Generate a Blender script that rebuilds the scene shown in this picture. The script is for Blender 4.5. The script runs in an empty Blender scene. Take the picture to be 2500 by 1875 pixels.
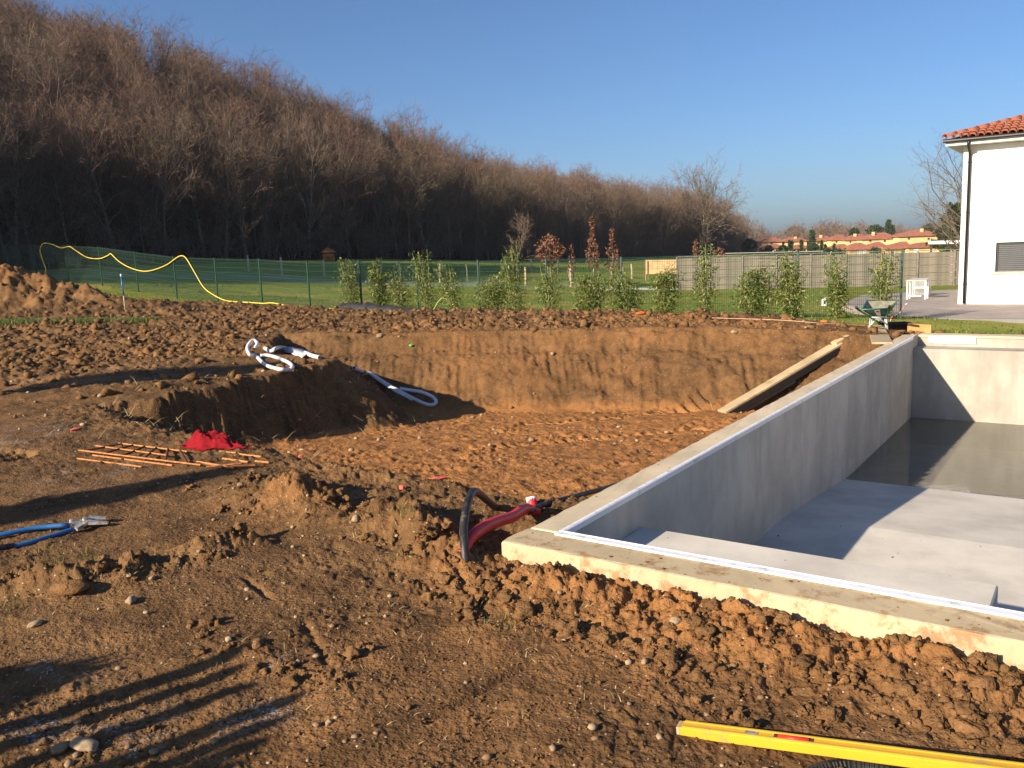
import bpy, math, random
import numpy as np
from mathutils import Matrix, Vector

rng = np.random.default_rng(7)
random.seed(7)
scene = bpy.context.scene
COL = scene.collection

# ------------------------------------------------------------------ camera
IW, IH, FPX = 2500.0, 1875.0, 2095.0
PITCH, ROLL, EYE = 0.1543, -0.0398, 1.42          # z = 0 is the top of the pool wall
_f = np.array([0, math.cos(PITCH), -math.sin(PITCH)])
_r0 = np.array([1.0, 0, 0]); _u0 = np.cross(_r0, _f)
_r = math.cos(ROLL)*_r0 + math.sin(ROLL)*_u0
_u = -math.sin(ROLL)*_r0 + math.cos(ROLL)*_u0
CAM = np.array([0, 0, EYE])
cam_data = bpy.data.cameras.new('camera')
cam_data.sensor_width = 36.0
cam_data.lens = FPX/IW*36.0
cam_data.clip_start = 0.05
cam_data.clip_end = 3000.0
cam = bpy.data.objects.new('camera', cam_data)
COL.objects.link(cam)
cam.matrix_world = Matrix(((_r[0], _u[0], -_f[0], 0), (_r[1], _u[1], -_f[1], 0), (_r[2], _u[2], -_f[2], EYE), (0, 0, 0, 1)))
scene.camera = cam

# ------------------------------------------------------------------ sky and sun
SUN_EL = math.radians(22.9)
SUN_H = np.array([-0.79, -0.613]); SUN_H /= np.linalg.norm(SUN_H)       # towards the sun, on the ground
world = bpy.data.worlds.new('World'); scene.world = world
world.use_nodes = True
wn = world.node_tree.nodes; wl = world.node_tree.links
sky = wn.new('ShaderNodeTexSky'); sky.sky_type = 'NISHITA'; sky.sun_disc = False
sky.sun_elevation = SUN_EL
sky.sun_rotation = math.atan2(SUN_H[0], SUN_H[1])
sky.altitude = 200; sky.air_density = 0.9; sky.dust_density = 1.5; sky.ozone_density = 6.5
bg = wn['Background']; bg.inputs['Strength'].default_value = 0.067
wl.new(sky.outputs[0], bg.inputs['Color'])
sun_data = bpy.data.lights.new('sun', 'SUN')
sun_data.energy = 5.0; sun_data.angle = math.radians(0.55); sun_data.color = (1.0, 0.84, 0.64)
sun = bpy.data.objects.new('sun', sun_data); COL.objects.link(sun)
sun.location = (-30, -20, 40)
_sd = Vector((SUN_H[0]*math.cos(SUN_EL), SUN_H[1]*math.cos(SUN_EL), math.sin(SUN_EL)))
sun.rotation_euler = _sd.to_track_quat('Z', 'Y').to_euler()
LIGHT = -np.array(_sd)
vs = scene.view_settings
scene.display_settings.display_device = 'sRGB'
vs.view_transform = 'Standard'; vs.look = 'None'; vs.gamma = 1.0; vs.use_curve_mapping = False
vs.exposure = 1.05
scene.cycles.max_bounces = 8
scene.cycles.diffuse_bounces = 5
scene.cycles.transparent_max_bounces = 16
scene.cycles.use_denoising = True

# ------------------------------------------------------------------ layout helpers
def ray(x, y): return _f + _r*(x-IW/2)/FPX - _u*(y-IH/2)/FPX
def gz(x, y, z): d = ray(x, y); return CAM + d*((z-EYE)/d[2])
def at(x, y, Y): d = ray(x, y); return CAM + d*(Y/d[1])
YAW = 0.6087
PD = np.array([math.sin(YAW), math.cos(YAW), 0]); PR = np.array([math.cos(YAW), -math.sin(YAW), 0])
PO = np.array([-0.0487*EYE, 2.8791*EYE, 0])
def pool(a, b, z=0.0): return PO + PR*a + PD*b + np.array([0, 0, z])
def pool_ab(x, y):
    dx, dy = x-PO[0], y-PO[1]
    return dx*PR[0]+dy*PR[1], dx*PD[0]+dy*PD[1]

# ------------------------------------------------------------------ noise
def _h(ix, iy, s):
    n = (ix.astype(np.int64)*374761393 + iy.astype(np.int64)*668265263 + s*1442695041) & 0xffffffff
    n = ((n ^ (n >> 13))*1274126177) & 0xffffffff
    n = ((n ^ (n >> 16))*2246822519) & 0xffffffff
    return ((n ^ (n >> 15)) & 0xffffff).astype(np.float64)/0xffffff
def vnoise(x, y, s=0):
    x = np.asarray(x, float); y = np.asarray(y, float)
    ix = np.floor(x); iy = np.floor(y); fx = x-ix; fy = y-iy
    ux = fx*fx*fx*(fx*(fx*6-15)+10); uy = fy*fy*fy*(fy*(fy*6-15)+10)
    def g(ox, oy):
        a = _h(ix+ox, iy+oy, s)*6.2831853
        return np.cos(a)*(fx-ox)+np.sin(a)*(fy-oy)
    return 1.5*((g(0, 0)*(1-ux)+g(1, 0)*ux)*(1-uy)+(g(0, 1)*(1-ux)+g(1, 1)*ux)*uy)
def fbm(x, y, s=0, o=4, gain=0.5):
    t = 0; a = 1.0
    for i in range(o):
        t = t + a*vnoise(x*2**i+i*17.3, y*2**i-i*9.1, s+i); a *= gain
    return t
def clods(x, y, cell, s, dens=0.7, rmin=.3, rmax=.62):
    X = x/cell; Y = y/cell; ix = np.floor(X); iy = np.floor(Y)
    out = np.zeros_like(X)
    for ox in (-1, 0, 1):
        for oy in (-1, 0, 1):
            jx = ix+ox; jy = iy+oy
            cx = jx+_h(jx, jy, s); cy = jy+_h(jx, jy, s+1)
            r = rmin+(rmax-rmin)*_h(jx, jy, s+2)**2; on = _h(jx, jy, s+3) < dens
            k = .65+.7*_h(jx, jy, s+4)
            d2 = ((X-cx)**2*k+(Y-cy)**2/k)
            out = np.maximum(out, np.where(on, np.sqrt(np.maximum(r*r-d2, 0)), 0))
    return out*cell
def sstep(a, b, x):
    t = np.clip((x-a)/(b-a), 0, 1); return t*t*(3-2*t)
def seg_dist(x, y, p, q):
    px, py = p[:2]; dx, dy = q[0]-px, q[1]-py; L2 = dx*dx+dy*dy
    t = np.clip(((x-px)*dx+(y-py)*dy)/L2, 0, 1)
    return np.hypot(x-px-t*dx, y-py-t*dy), t*math.sqrt(L2)
def poly_dist(x, y, pts):
    d = np.full(np.shape(x), 1e9)
    for p, q in zip(pts[:-1], pts[1:]): d = np.minimum(d, seg_dist(x, y, p, q)[0])
    return d
def inside(x, y, poly):
    c = np.zeros(np.shape(x), bool)
    for (x1, y1), (x2, y2) in zip(poly, poly[1:]+poly[:1]):
        c ^= ((y1 > y) != (y2 > y)) & (x < (x2-x1)*(y-y1)/((y2-y1) or 1e-9)+x1)
    return c

# ------------------------------------------------------------------ the lie of the land
FENCE0 = np.array([9.80, 21.45]); FDIR = np.array([-0.850, 0.527]); FSTEP = 2.53; NPOST = 18
FZ = [-.66, -.64, -.62, -.63, -.60, -.58, -.52, -.47, -.41, -.24, -.14, 0.0, .28, .58, .74, .86, .95, 1.02]
FENCE = [(FENCE0[0]+FDIR[0]*FSTEP*k, FENCE0[1]+FDIR[1]*FSTEP*k, FZ[k]) for k in range(NPOST)]
_ctl = [(0, -6, -.3), (0, 0, -.2), (-2, 3, -.17), (2, 2.5, -.17), (0, 4, -.15), (-6, 3, -.16), (6, 2, -.16), (-3, 7, -.15), (-5, 9, -.13),
        (-8, 14, -.06), (-4, 17, -.05), (0, 16, -.05), (5, 13.8, -.06), (7, 13, -.19), (10, 10.5, -.25), (14, 7, -.25), (-12, 20, .10), (-10, 8, -.1),
        (-.5, 21, -.10), (4, 17.4, -.10), (5.6, 16.1, -.15), (6.9, 14.8, -.28), (-5.4, 25, -.16), (-9, 29, -.02), (-13, 31, .12), (-16.5, 32, .42), (-20, 30, .6),
        (8.8, 16.5, -.50), (9.8, 19.5, -.80), (13, 18.5, -.86), (17, 15, -.86), (22, 24, -.95), (13, 30, -1.0), (11, 26, -.95), (20, 40, -1.2),
        (9.6, 50, -1.22), (24.5, 46.5, -1.40), (2, 45, -.85), (-6, 47, -.35), (-14.5, 47, .35), (-26, 55, 1.15), (-20, 70, 1.3), (-37, 62, 1.5), (-40, 30, 1.6), (-48, 5, 2.0),
        (-26, 86, 2.2), (-3, 118, .4), (36, 150, -.7), (20, 100, -1.2), (60, 110, -2.4), (60, 220, -3.3), (120, 250, -3.8), (0, 260, -1.0), (150, 80, -3), (60, 30, -1.6), (0, 600, -4), (300, 500, -5), (-300, 300, 3), (300, 100, -4)]
_ctl += [f for f in FENCE]
_ctl = np.array(_ctl, float); _C2 = 1.2
def _mq(x, y, px, py): return np.sqrt((x-px)**2+(y-py)**2+_C2)
def _solve():
    n = len(_ctl); A = np.zeros((n+3, n+3))
    A[:n, :n] = _mq(_ctl[:, None, 0], _ctl[:, None, 1], _ctl[None, :, 0], _ctl[None, :, 1])
    A[:n, n] = 1; A[:n, n+1] = _ctl[:, 0]; A[:n, n+2] = _ctl[:, 1]; A[n:, :n] = A[:n, n:].T
    return np.linalg.solve(A, np.concatenate([_ctl[:, 2], [0, 0, 0]]))
_w = _solve()
def base_land(x, y):
    x = np.asarray(x, float); y = np.asarray(y, float)
    z = _w[-3]+_w[-2]*x+_w[-1]*y
    for i in range(len(_ctl)): z = z+_w[i]*_mq(x, y, _ctl[i, 0], _ctl[i, 1])
    return z
# wooded hillside behind the edge of the wood
EDGE = [(-130, -64), (-60, -2), (-47, 14), (-42, 34), (-38, 58), (-23, 71), (-5, 100), (20, 135), (40, 165), (62, 230), (90, 330)]
WOOD_POLY = EDGE+[(60, 420), (-300, 420), (-300, -64)]
def hill(x, y):
    d = poly_dist(x, y, EDGE)*np.where(inside(x, y, WOOD_POLY), 1, 0)
    s = .45-.31*sstep(95, 155, y)+.06*sstep(.66, .95, -x/np.maximum(y, 8.0))*sstep(90, 60, y)
    return np.minimum(d*s, 34-24*sstep(90, 190, y))*sstep(0, 14, d)

# excavation: outline at ground level, world metres, and how each side falls
_pa = pool(0.12, 10.15); _pb = pool(0.12, 1.25)
PIT = [(-4.5, 16.7), (-1.0, 15.75), (2.2, 14.7), (4.75, 13.35), (_pa[0], _pa[1]), (_pb[0], _pb[1]), (0.1, 5.0), (-.75, 5.75), (-1.75, 6.55), (-2.8, 7.5), (-4.0, 8.55), (-4.75, 9.5),
       (-4.1, 9.7), (-3.55, 10.5), (-3.05, 11.4), (-2.55, 12.35), (-2.8, 13.1), (-3.7, 13.7), (-4.4, 15.2)]
KIND = ['far', 'far', 'far', 'far', 'wall', 'near', 'near', 'near', 'near', 'near', 'near', 'face', 'face', 'face', 'face', 'nose', 'nose', 'face', 'face']
def pit_floor(x, y): return np.clip(-.46-(y-6.5)*.105, -1.26, -.33)
def profile(kind, d):
    if kind == 'far':
        return .36*sstep(-.12, .40, d)+.07*sstep(.35, .62, d)+.92*np.clip((d-.55)/1.25, 0, 2)**1.15
    if kind == 'wall': return d*50
    if kind == 'near': return d*.9*sstep(-.3, .5, d)
    if kind == 'nose': return d*.92
    return d*1.35*sstep(-.10, .2, d)
RIDGES = [([gz(20, 1440, -.15), gz(190, 1440, -.15), gz(330, 1415, -.15), gz(480, 1372, -.15), gz(600, 1340, -.15)], .10, .13),
          ([gz(610, 1210, -.15), gz(700, 1245, -.15), gz(790, 1255, -.15), gz(900, 1280, -.15), gz(1010, 1320, -.15), gz(1110, 1355, -.15)], .17, .24),
          ([pool(-.15, -.22), pool(1.0, -.16), pool(2.5, -.16), pool(4.2, -.16)], .052, .2),
          ([gz(560, 1590, -.17), gz(830, 1700, -.17)], .02, .12)]
SWALE = [(-12, 11.9), (-8.0, 11.3), (-6.0, 11.2), (-4.6, 11.7), (-3.7, 12.7)]
HEAPS = [(-14.9, 25.9, 1.15, 1.5, 1.3), (-13.4, 25.0, .62, 1.6, 1.5), (-11.7, 24.6, .42, 1.5, 1.2), (-16.5, 24.4, .55, 2.2, 1.6), (-10.0, 24.3, .22, 1.5, 1.0)]
SOILEDGE = [(-30, 29.5), (-20.5, 32.0), (-16.8, 32.6), (-13.6, 30.3), (-12.2, 30.9), (-8.7, 28.2), (-5.9, 27.6), (-4.8, 26.4), (-3.0, 25.0), (-.5, 23.2), (4.2, 19.2), (6.1, 17.5), (7.2, 15.2), (7.5, 14.2), (8.0, 13.3), (9.2, 11.9), (12, 8.7), (22, -1)]
SOIL_POLY = SOILEDGE+[(22, -12), (-30, -12)]

def land(x, y, detail=True, want=False):
    x = np.asarray(x, float); y = np.asarray(y, float)
    z = base_land(x, y)
    a, b = pool_ab(x, y)
    for (hx, hy, hh, rx, ry) in HEAPS:
        q = np.sqrt(((x-hx)/rx)**2+((y-hy)/ry)**2); z = z+hh*np.maximum(0, 1-q/1.45)**1.25
    sw = poly_dist(x, y, SWALE); z = z-.16*np.exp(-(sw/.80)**2)*sstep(-2.9, -3.6, x)+.10*np.exp(-((sw-1.35)/.3)**2)*(y < 11)*sstep(-3.0, -4.2, x)
    ridge = np.zeros_like(z)
    for pts, hh, wd in RIDGES:
        k = np.exp(-(poly_dist(x, y, pts)/wd)**2); z = z+hh*k*(.65+.6*vnoise(x*2.6, y*2.6, 91)); ridge = np.maximum(ridge, k*min(1, hh/.08))
    hol = np.exp(-(np.hypot(x-pool(-.28, .35)[0], y-pool(-.28, .35)[1])/.24)**2); z = z-.16*hol
    ins = inside(x, y, PIT)
    drop = np.full(z.shape, 9.0); dmin = np.full(z.shape, 9.0)
    for (p, q, kd) in zip(PIT, PIT[1:]+PIT[:1], KIND):
        if kd != 'wall': dmin = np.minimum(dmin, seg_dist(x, y, p, q)[0])
    if ins.any():
        xi, yi = x[ins], y[ins]; di = np.full(xi.shape, 9.0)
        wob = .05*vnoise(xi*2.2, yi*2.2, 5)
        lumpy = {k: fbm(xi*1.7, yi*1.7, 34, 3) for k in (0,)}[0] if detail else 0
        for (p, q, kd) in zip(PIT, PIT[1:]+PIT[:1], KIND):
            d, t = seg_dist(xi, yi, p, q)
            near = d < 2.6
            if kd in ('far', 'face', 'nose') and detail and near.any():
                dn, tn = d[near], t[near]
                lean = tn+(.55 if kd == 'face' else -.35)*dn
                gm = sstep(-.25, .35, vnoise(lean*.9, dn*1.6, 33))
                d[near] = np.maximum(0, dn+gm*(.070 if kd == 'face' else .034)*np.abs(vnoise(lean*5.5, 0*tn+3.1, 31))*2-.03+.025*gm*vnoise(lean*13, 0*tn, 32)+(.045 if kd == 'face' else .026)*sstep(.0, .4, vnoise(lean*.7+5, dn*.9, 35))*np.abs(np.sin(lean*math.pi/.14))*sstep(.05, .3, dn)+(.07 if kd == 'far' else .025)*lumpy[near])
            di = np.minimum(di, profile(kd, np.maximum(0, d+wob*(.3 if kd == 'face' else 1))))
        drop[ins] = di
    depth = np.maximum(0, z-pit_floor(x, y))
    hh = np.clip(.5+.5*(depth-drop)/.15, 0, 1)
    zin = np.minimum(z, z-(depth*(1-hh)+drop*hh-.15*hh*(1-hh)))
    z = np.where(ins, zin, z)
    fl = np.where(ins, sstep(.8, 1.05, drop/np.maximum(depth, .05)), 0)          # 1 on the pit floor
    dout = np.where(ins, 0, dmin)
    if detail:
        plow = sstep(9.3, 11.0, y+.25*x*0)*(1-ins)*sstep(.0, .5, dout+.2)
        plow = np.maximum(plow, sstep(-6.5, -8.5, x)*sstep(6, 9, y)*(1-ins))
        plow = plow*(1-.8*np.exp(-(sw/.9)**2))*(1-.85*np.exp(-(((x+3.7)/1.5)**2+((y-12.3)/1.7)**2)))*(1-.75*sstep(3.5, 6.0, x)*(y < 17))
        face = ins*(1-fl)
        nearlip = np.exp(-(np.maximum(0, -.05-b)/.45)**2)*(b < 0)*(a > -.5)
        rim = np.exp(-(dout/.5)**2)*(1-ins)*(y < 9.5)
        comp = 1-np.maximum.reduce([plow, ridge, nearlip, rim, face, fl])               # compacted soil
        patch = sstep(-.25, .45, fbm(x*.9, y*.9, 77, 3))
        rough = np.maximum.reduce([plow*.85, ridge, nearlip*.95, rim*.6, face*.5, fl*(.24+.3*patch), comp*(.06+.20*patch)])
        wx = x+.06*vnoise(x*6, y*6, 12); wy = y+.06*vnoise(x*6, y*6, 13)
        big = clods(wx, wy, .30, 100, .45)+.0
        mid = clods(wx, wy, .135, 200, .7)
        sml = clods(wx, wy, .06, 300, .75)
        tin = clods(wx, wy, .028, 400, .7)
        k = plow
        z = z+rough*(big*.5*np.maximum(k, ridge*.45)+mid*(.24+.58*k)+sml*1.0)+(.28+.72*rough)*tin*.95
        z = z+rough*(.014*fbm(x*11, y*11, 45, 3)+.010*np.abs(vnoise(x*26, y*26, 46)))
        z = z+.022*fbm(x*3.1, y*3.1, 41, 4)*(.35+rough)+.05*plow*fbm(x*.9, y*.9, 43, 3)
        z = z+.012*fbm(x*1.1, y*1.1, 42, 2)+.03*(face+.5*fl)*fbm(x*4, y*4, 47, 4)
        hz = np.exp(-(((x+13.5)/3.2)**2+((y-25.2)/1.8)**2)); z = z+hz*(.22*fbm(x*1.3, y*1.3, 48, 4)+.10*np.abs(fbm(x*3, y*3, 49, 3)))
        # caterpillar tracks pressed into the floor of the pit and by the reinforcement
        for (p, q, w2) in TRACKS:
            d, t = seg_dist(x, y, p, q)
            m = sstep(w2, w2*.8, d)
            z = z-m*(.02+.05*sstep(-.2, .4, np.sin(t*2*math.pi/.15)))
        # scraped plates and scoring in the trodden soil
        for (p, q) in SCORES:
            d, t = seg_dist(x, y, p, q); z = z-.018*np.exp(-(d/.018)**2)
        # steps left by the shovel
    inpool = (a > .1) & (a < 5.9) & (b > .1) & (b < 10.6)
    z = np.where(inpool, -2.3, z)
    # outside the dug-over plot the soil sheet dives under the turf
    if want:
        e = poly_dist(x, y, SOILEDGE); insoil = inside(x, y, SOIL_POLY)
        e = np.where(insoil, e, -e)+.25*fbm(x*1.2, y*1.2, 55, 3)
        return z, dict(edge=e, fl=fl, face=ins*(1-fl), ridge=ridge, plow=plow if detail else 0*z, lip=nearlip if detail else 0*z, rough=rough if detail else 0*z, ins=ins*1.0)
    return z
TRACKS = [((.2, 11.6), (3.0, 12.9), .2), ((-.5, 9.2), (2.2, 10.2), .2), ((-5.6, 7.7), (-4.2, 7.0), .2)]
SCORES = [(gz(1050, 1780, -.17), gz(1300, 1640, -.17)), (gz(1390, 1530, -.17), gz(1560, 1590, -.17)), (gz(600, 1430, -.17), gz(660, 1475, -.17)), (gz(745, 1545, -.17), gz(800, 1640, -.17)), (gz(1120, 1440, -.17), gz(1190, 1530, -.17))]
def ground(x, y, detail=False):
    return float(land(np.array([x]), np.array([y]), detail)[0])
def hit(px, py, detail=False, lo=1.5, hi=60):
    d = ray(px, py); t = np.geomspace(lo, hi, 3000)
    P = CAM[None]+d[None]*t[:, None]
    z = land(P[:, 0], P[:, 1], detail)
    k = np.argmax(P[:, 2] < z)
    return np.array([P[k, 0], P[k, 1], z[k]])

# ------------------------------------------------------------------ mesh helpers
def raw_mesh(name, verts, faces):
    me = bpy.data.meshes.new(name)
    me.from_pydata([tuple(map(float, v)) for v in verts], [], [tuple(map(int, f)) for f in faces])
    me.update(); return me
def fast_mesh(name, V, F):
    V = np.ascontiguousarray(V, np.float32); F = np.ascontiguousarray(F, np.int32)
    n, k = F.shape
    me = bpy.data.meshes.new(name)
    me.vertices.add(len(V)); me.vertices.foreach_set('co', V.ravel())
    me.loops.add(n*k); me.loops.foreach_set('vertex_index', F.ravel())
    me.polygons.add(n); me.polygons.foreach_set('loop_start', np.arange(0, n*k, k, dtype=np.int32))
    me.polygons.foreach_set('loop_total', np.full(n, k, np.int32))
    me.update(calc_edges=True); return me
def shade_smooth(me): me.polygons.foreach_set('use_smooth', np.ones(len(me.polygons), bool))
def attr(me, name, vals):
    a = me.attributes.new(name, 'FLOAT', 'POINT'); a.data.foreach_set('value', np.ascontiguousarray(vals, np.float32).ravel())
def tag(o, label=None, cat=None, group=None, kind=None):
    if label: o['label'] = label
    if cat: o['category'] = cat
    if group: o['group'] = group
    if kind: o['kind'] = kind
    return o
def thing(name, loc, label, cat, group=None, rz=0.0):
    o = bpy.data.objects.new(name, None); COL.objects.link(o); o.empty_display_size = .2
    o.location = tuple(map(float, loc)); o.rotation_euler[2] = rz
    return tag(o, label, cat, group)
def origin_of(p):
    v = Vector((0, 0, 0))
    while p is not None: v = v+p.location; p = p.parent
    return v
class MB:
    """collects shapes (world metres, or metres from the parent when local=True) into one mesh"""
    def __init__(s): s.v = []; s.f = []
    def add(s, V, F):
        o = len(s.v); s.v += [tuple(map(float, p)) for p in V]; s.f += [tuple(i+o for i in f) for f in F]; return s
    def box(s, c, half, ax=None, bevel=0.0):
        c = np.array(c, float); ax = np.eye(3) if ax is None else np.array(ax, float)
        h = np.array(half, float)
        if bevel <= 0:
            V = [c+ax[0]*h[0]*i+ax[1]*h[1]*j+ax[2]*h[2]*k for i in (-1, 1) for j in (-1, 1) for k in (-1, 1)]
            return s.add(V, [(0, 1, 3, 2), (4, 6, 7, 5), (0, 4, 5, 1), (2, 3, 7, 6), (0, 2, 6, 4), (1, 5, 7, 3)])
        V = []; idx = {}
        for i in (-1, 1):
            for j in (-1, 1):
                for k in (-1, 1):
                    for m in range(3):
                        q = h.copy()-bevel; q[m] = h[m]
                        idx[(i, j, k, m)] = len(V); V.append(c+ax[0]*q[0]*i+ax[1]*q[1]*j+ax[2]*q[2]*k)
        F = []; S = [(-1, -1), (1, -1), (1, 1), (-1, 1)]
        def key(m, sg, u, w):
            k = [0, 0, 0]; k[m] = sg; k[(m+1) % 3] = u; k[(m+2) % 3] = w; return tuple(k)
        for m in range(3):
            for sg in (-1, 1):
                q = [idx[key(m, sg, u, w)+(m,)] for u, w in S]; F.append(q if sg > 0 else q[::-1])
        for m in range(3):
            n1, n2 = (m+1) % 3, (m+2) % 3
            for u in (-1, 1):
                for w in (-1, 1):
                    a = [0, 0, 0]; a[n1] = u; a[n2] = w
                    lo = list(a); lo[m] = -1; hi = list(a); hi[m] = 1
                    q = [idx[tuple(lo)+(n1,)], idx[tuple(hi)+(n1,)], idx[tuple(hi)+(n2,)], idx[tuple(lo)+(n2,)]]
                    F.append(q if u*w < 0 else q[::-1])
        for i in (-1, 1):
            for j in (-1, 1):
                for k in (-1, 1):
                    q = [idx[(i, j, k, m)] for m in range(3)]; F.append(q if i*j*k > 0 else q[::-1])
        return s.add(V, F)
    def prism(s, poly, lo, hi):
        """polygon in plan (counter-clockwise), extruded from lo to hi"""
        n = len(poly)
        V = [(p[0], p[1], lo) for p in poly]+[(p[0], p[1], hi) for p in poly]
        return s.add(V, [tuple(range(n))[::-1], tuple(range(n, 2*n))]+[(i, (i+1) % n, n+(i+1) % n, n+i) for i in range(n)])
    def bar(s, p, q, w, h=None, up=(0, 0, 1)):
        p = np.array(p, float); q = np.array(q, float); d = q-p; L = np.linalg.norm(d); d /= L
        u = np.array(up, float); x = np.cross(u, d)
        if np.linalg.norm(x) < 1e-6: x = np.cross((1, 0, 0), d)
        x /= np.linalg.norm(x); u = np.cross(d, x)
        return s.box((p+q)/2, (w/2, L/2, (h or w)/2), (x, d, u))
    def tube(s, pts, r, n=8, caps=True, smooth=0):
        P = np.array(pts, float)
        if smooth: P = catmull(P, smooth)
        R = np.broadcast_to(np.asarray(r, float), (len(P),)) if np.ndim(r) == 0 else np.interp(np.linspace(0, 1, len(P)), np.linspace(0, 1, len(r)), r)
        T = np.gradient(P, axis=0); T /= np.maximum(np.linalg.norm(T, axis=1), 1e-9)[:, None]
        u = np.cross(T[0], (0, 0, 1.)); 
        if np.linalg.norm(u) < 1e-3: u = np.cross(T[0], (1., 0, 0))
        u /= np.linalg.norm(u); V = []
        an = np.arange(n)*2*math.pi/n
        for i in range(len(P)):
            u = u-T[i]*(u@T[i]); u /= max(np.linalg.norm(u), 1e-9); w = np.cross(T[i], u)
            V += list(P[i]+R[i]*(np.cos(an)[:, None]*u+np.sin(an)[:, None]*w))
        F = [(i*n+j, i*n+(j+1) % n, (i+1)*n+(j+1) % n, (i+1)*n+j) for i in range(len(P)-1) for j in range(n)]
        if caps: F += [tuple(range(n))[::-1], tuple(range((len(P)-1)*n, len(P)*n))]
        return s.add(V, F)
    def build(s, name, mat, parent=None, smooth=False, base=None, local=False):
        V = np.array(s.v)
        if local: off = np.zeros(3)
        elif parent is not None: off = np.array(origin_of(parent))
        elif base is not None: off = np.array(base, float)
        else: off = np.array([V[:, 0].mean(), V[:, 1].mean(), V[:, 2].min()])
        me = raw_mesh(name, V-off, s.f)
        if smooth: shade_smooth(me)
        me.materials.append(mat)
        o = bpy.data.objects.new(name, me); COL.objects.link(o)
        if parent is not None: o.parent = parent
        elif not local: o.location = tuple(off)
        return o
def catmull(P, k):
    P = np.array(P, float); Q = np.vstack([2*P[0]-P[1], P, 2*P[-1]-P[-2]]); out = []
    for i in range(1, len(Q)-2):
        for t in np.linspace(0, 1, k, endpoint=False):
            a, b, c, d = Q[i-1], Q[i], Q[i+1], Q[i+2]
            out.append(.5*((2*b)+(c-a)*t+(2*a-5*b+4*c-d)*t*t+(3*b-a-3*c+d)*t**3))
    out.append(P[-1]); return np.array(out)
def link(name, me, parent=None, loc=(0, 0, 0), mats=()):
    o = bpy.data.objects.new(name, me); COL.objects.link(o); o.location = tuple(map(float, loc))
    if parent is not None: o.parent = parent
    for m in mats:
        if m.name not in [x.name for x in me.materials if x]: me.materials.append(m)
    return o
def copy_tree(o, parent=None):
    c = o.copy(); COL.objects.link(c); c.parent = parent
    for ch in list(o.children): copy_tree(ch, c)
    return c

# ------------------------------------------------------------------ materials
def lin(r, g, b):
    f = lambda c: ((c/255+.055)/1.055)**2.4 if c/255 > .04045 else c/255/12.92
    return (f(r), f(g), f(b), 1)
class N:
    def __init__(s, name):
        s.m = bpy.data.materials.new(name); s.m.use_nodes = True
        s.t = s.m.node_tree; s.b = s.t.nodes['Principled BSDF']; s.out = s.t.nodes['Material Output']
        s._c = None
    def new(s, typ, **k):
        n = s.t.nodes.new(typ)
        for a, v in k.items(): setattr(n, a, v)
        return n
    def link(s, a, b): s.t.links.new(a, b); return s
    def put(s, sock, v):
        if isinstance(v, bpy.types.NodeSocket): s.link(v, sock)
        else: sock.default_value = v
    def co(s, scale=(1, 1, 1), obj=True):
        if s._c is None: s._c = s.new('ShaderNodeTexCoord')
        mp = s.new('ShaderNodeMapping'); mp.inputs['Scale'].default_value = scale
        s.link(s._c.outputs['Object' if obj else 'Generated'], mp.inputs['Vector']); return mp.outputs[0]
    def noise(s, scale, detail=4, rough=.55, vec=None, dist=0.0):
        n = s.new('ShaderNodeTexNoise'); n.inputs['Scale'].default_value = scale; n.inputs['Detail'].default_value = detail
        n.inputs['Roughness'].default_value = rough; n.inputs['Distortion'].default_value = dist
        s.link(vec or s.co(), n.inputs['Vector']); return n.outputs['Fac']
    def vor(s, scale, feature='F1', out='Distance', vec=None, rnd=1.0):
        n = s.new('ShaderNodeTexVoronoi', feature=feature); n.inputs['Scale'].default_value = scale; n.inputs['Randomness'].default_value = rnd
        s.link(vec or s.co(), n.inputs['Vector']); return n.outputs[out]
    def ramp(s, fac, a, b, c0=0.0, c1=1.0):
        n = s.new('ShaderNodeMapRange'); n.interpolation_type = 'SMOOTHSTEP'
        for i, v in ((1, a), (2, b), (3, c0), (4, c1)): n.inputs[i].default_value = v
        s.link(fac, n.inputs[0]); return n.outputs[0]
    def mix(s, fac, a, b, mode='MIX'):
        n = s.new('ShaderNodeMix', data_type='RGBA', blend_type=mode)
        s.put(n.inputs[0], fac); s.put(n.inputs[6], a); s.put(n.inputs[7], b); return n.outputs[2]
    def math(s, op, a, b=0.0):
        n = s.new('ShaderNodeMath', operation=op); s.put(n.inputs[0], a); s.put(n.inputs[1], b); return n.outputs[0]
    def attr(s, name): n = s.new('ShaderNodeAttribute', attribute_name=name); return n.outputs['Fac']
    def island(s): return s.new('ShaderNodeNewGeometry').outputs['Random Per Island']
    def objrand(s): return s.new('ShaderNodeObjectInfo').outputs['Random']
    def bump(s, h, strength=.4, dist=.01):
        n = s.new('ShaderNodeBump'); n.inputs['Strength'].default_value = strength; n.inputs['Distance'].default_value = dist
        s.link(h, n.inputs['Height'])
        if s.b.inputs['Normal'].links: s.link(s.b.inputs['Normal'].links[0].from_socket, n.inputs['Normal'])
        s.link(n.outputs[0], s.b.inputs['Normal']); return s
    def done(s, color, rough=.7, metal=0.0, spec=.3):
        s.put(s.b.inputs['Base Color'], color); s.put(s.b.inputs['Roughness'], rough); s.b.inputs['Metallic'].default_value = metal
        s.b.inputs['Specular IOR Level'].default_value = spec; return s.m
def c4(r, g, b): return (r, g, b, 1)
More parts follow.
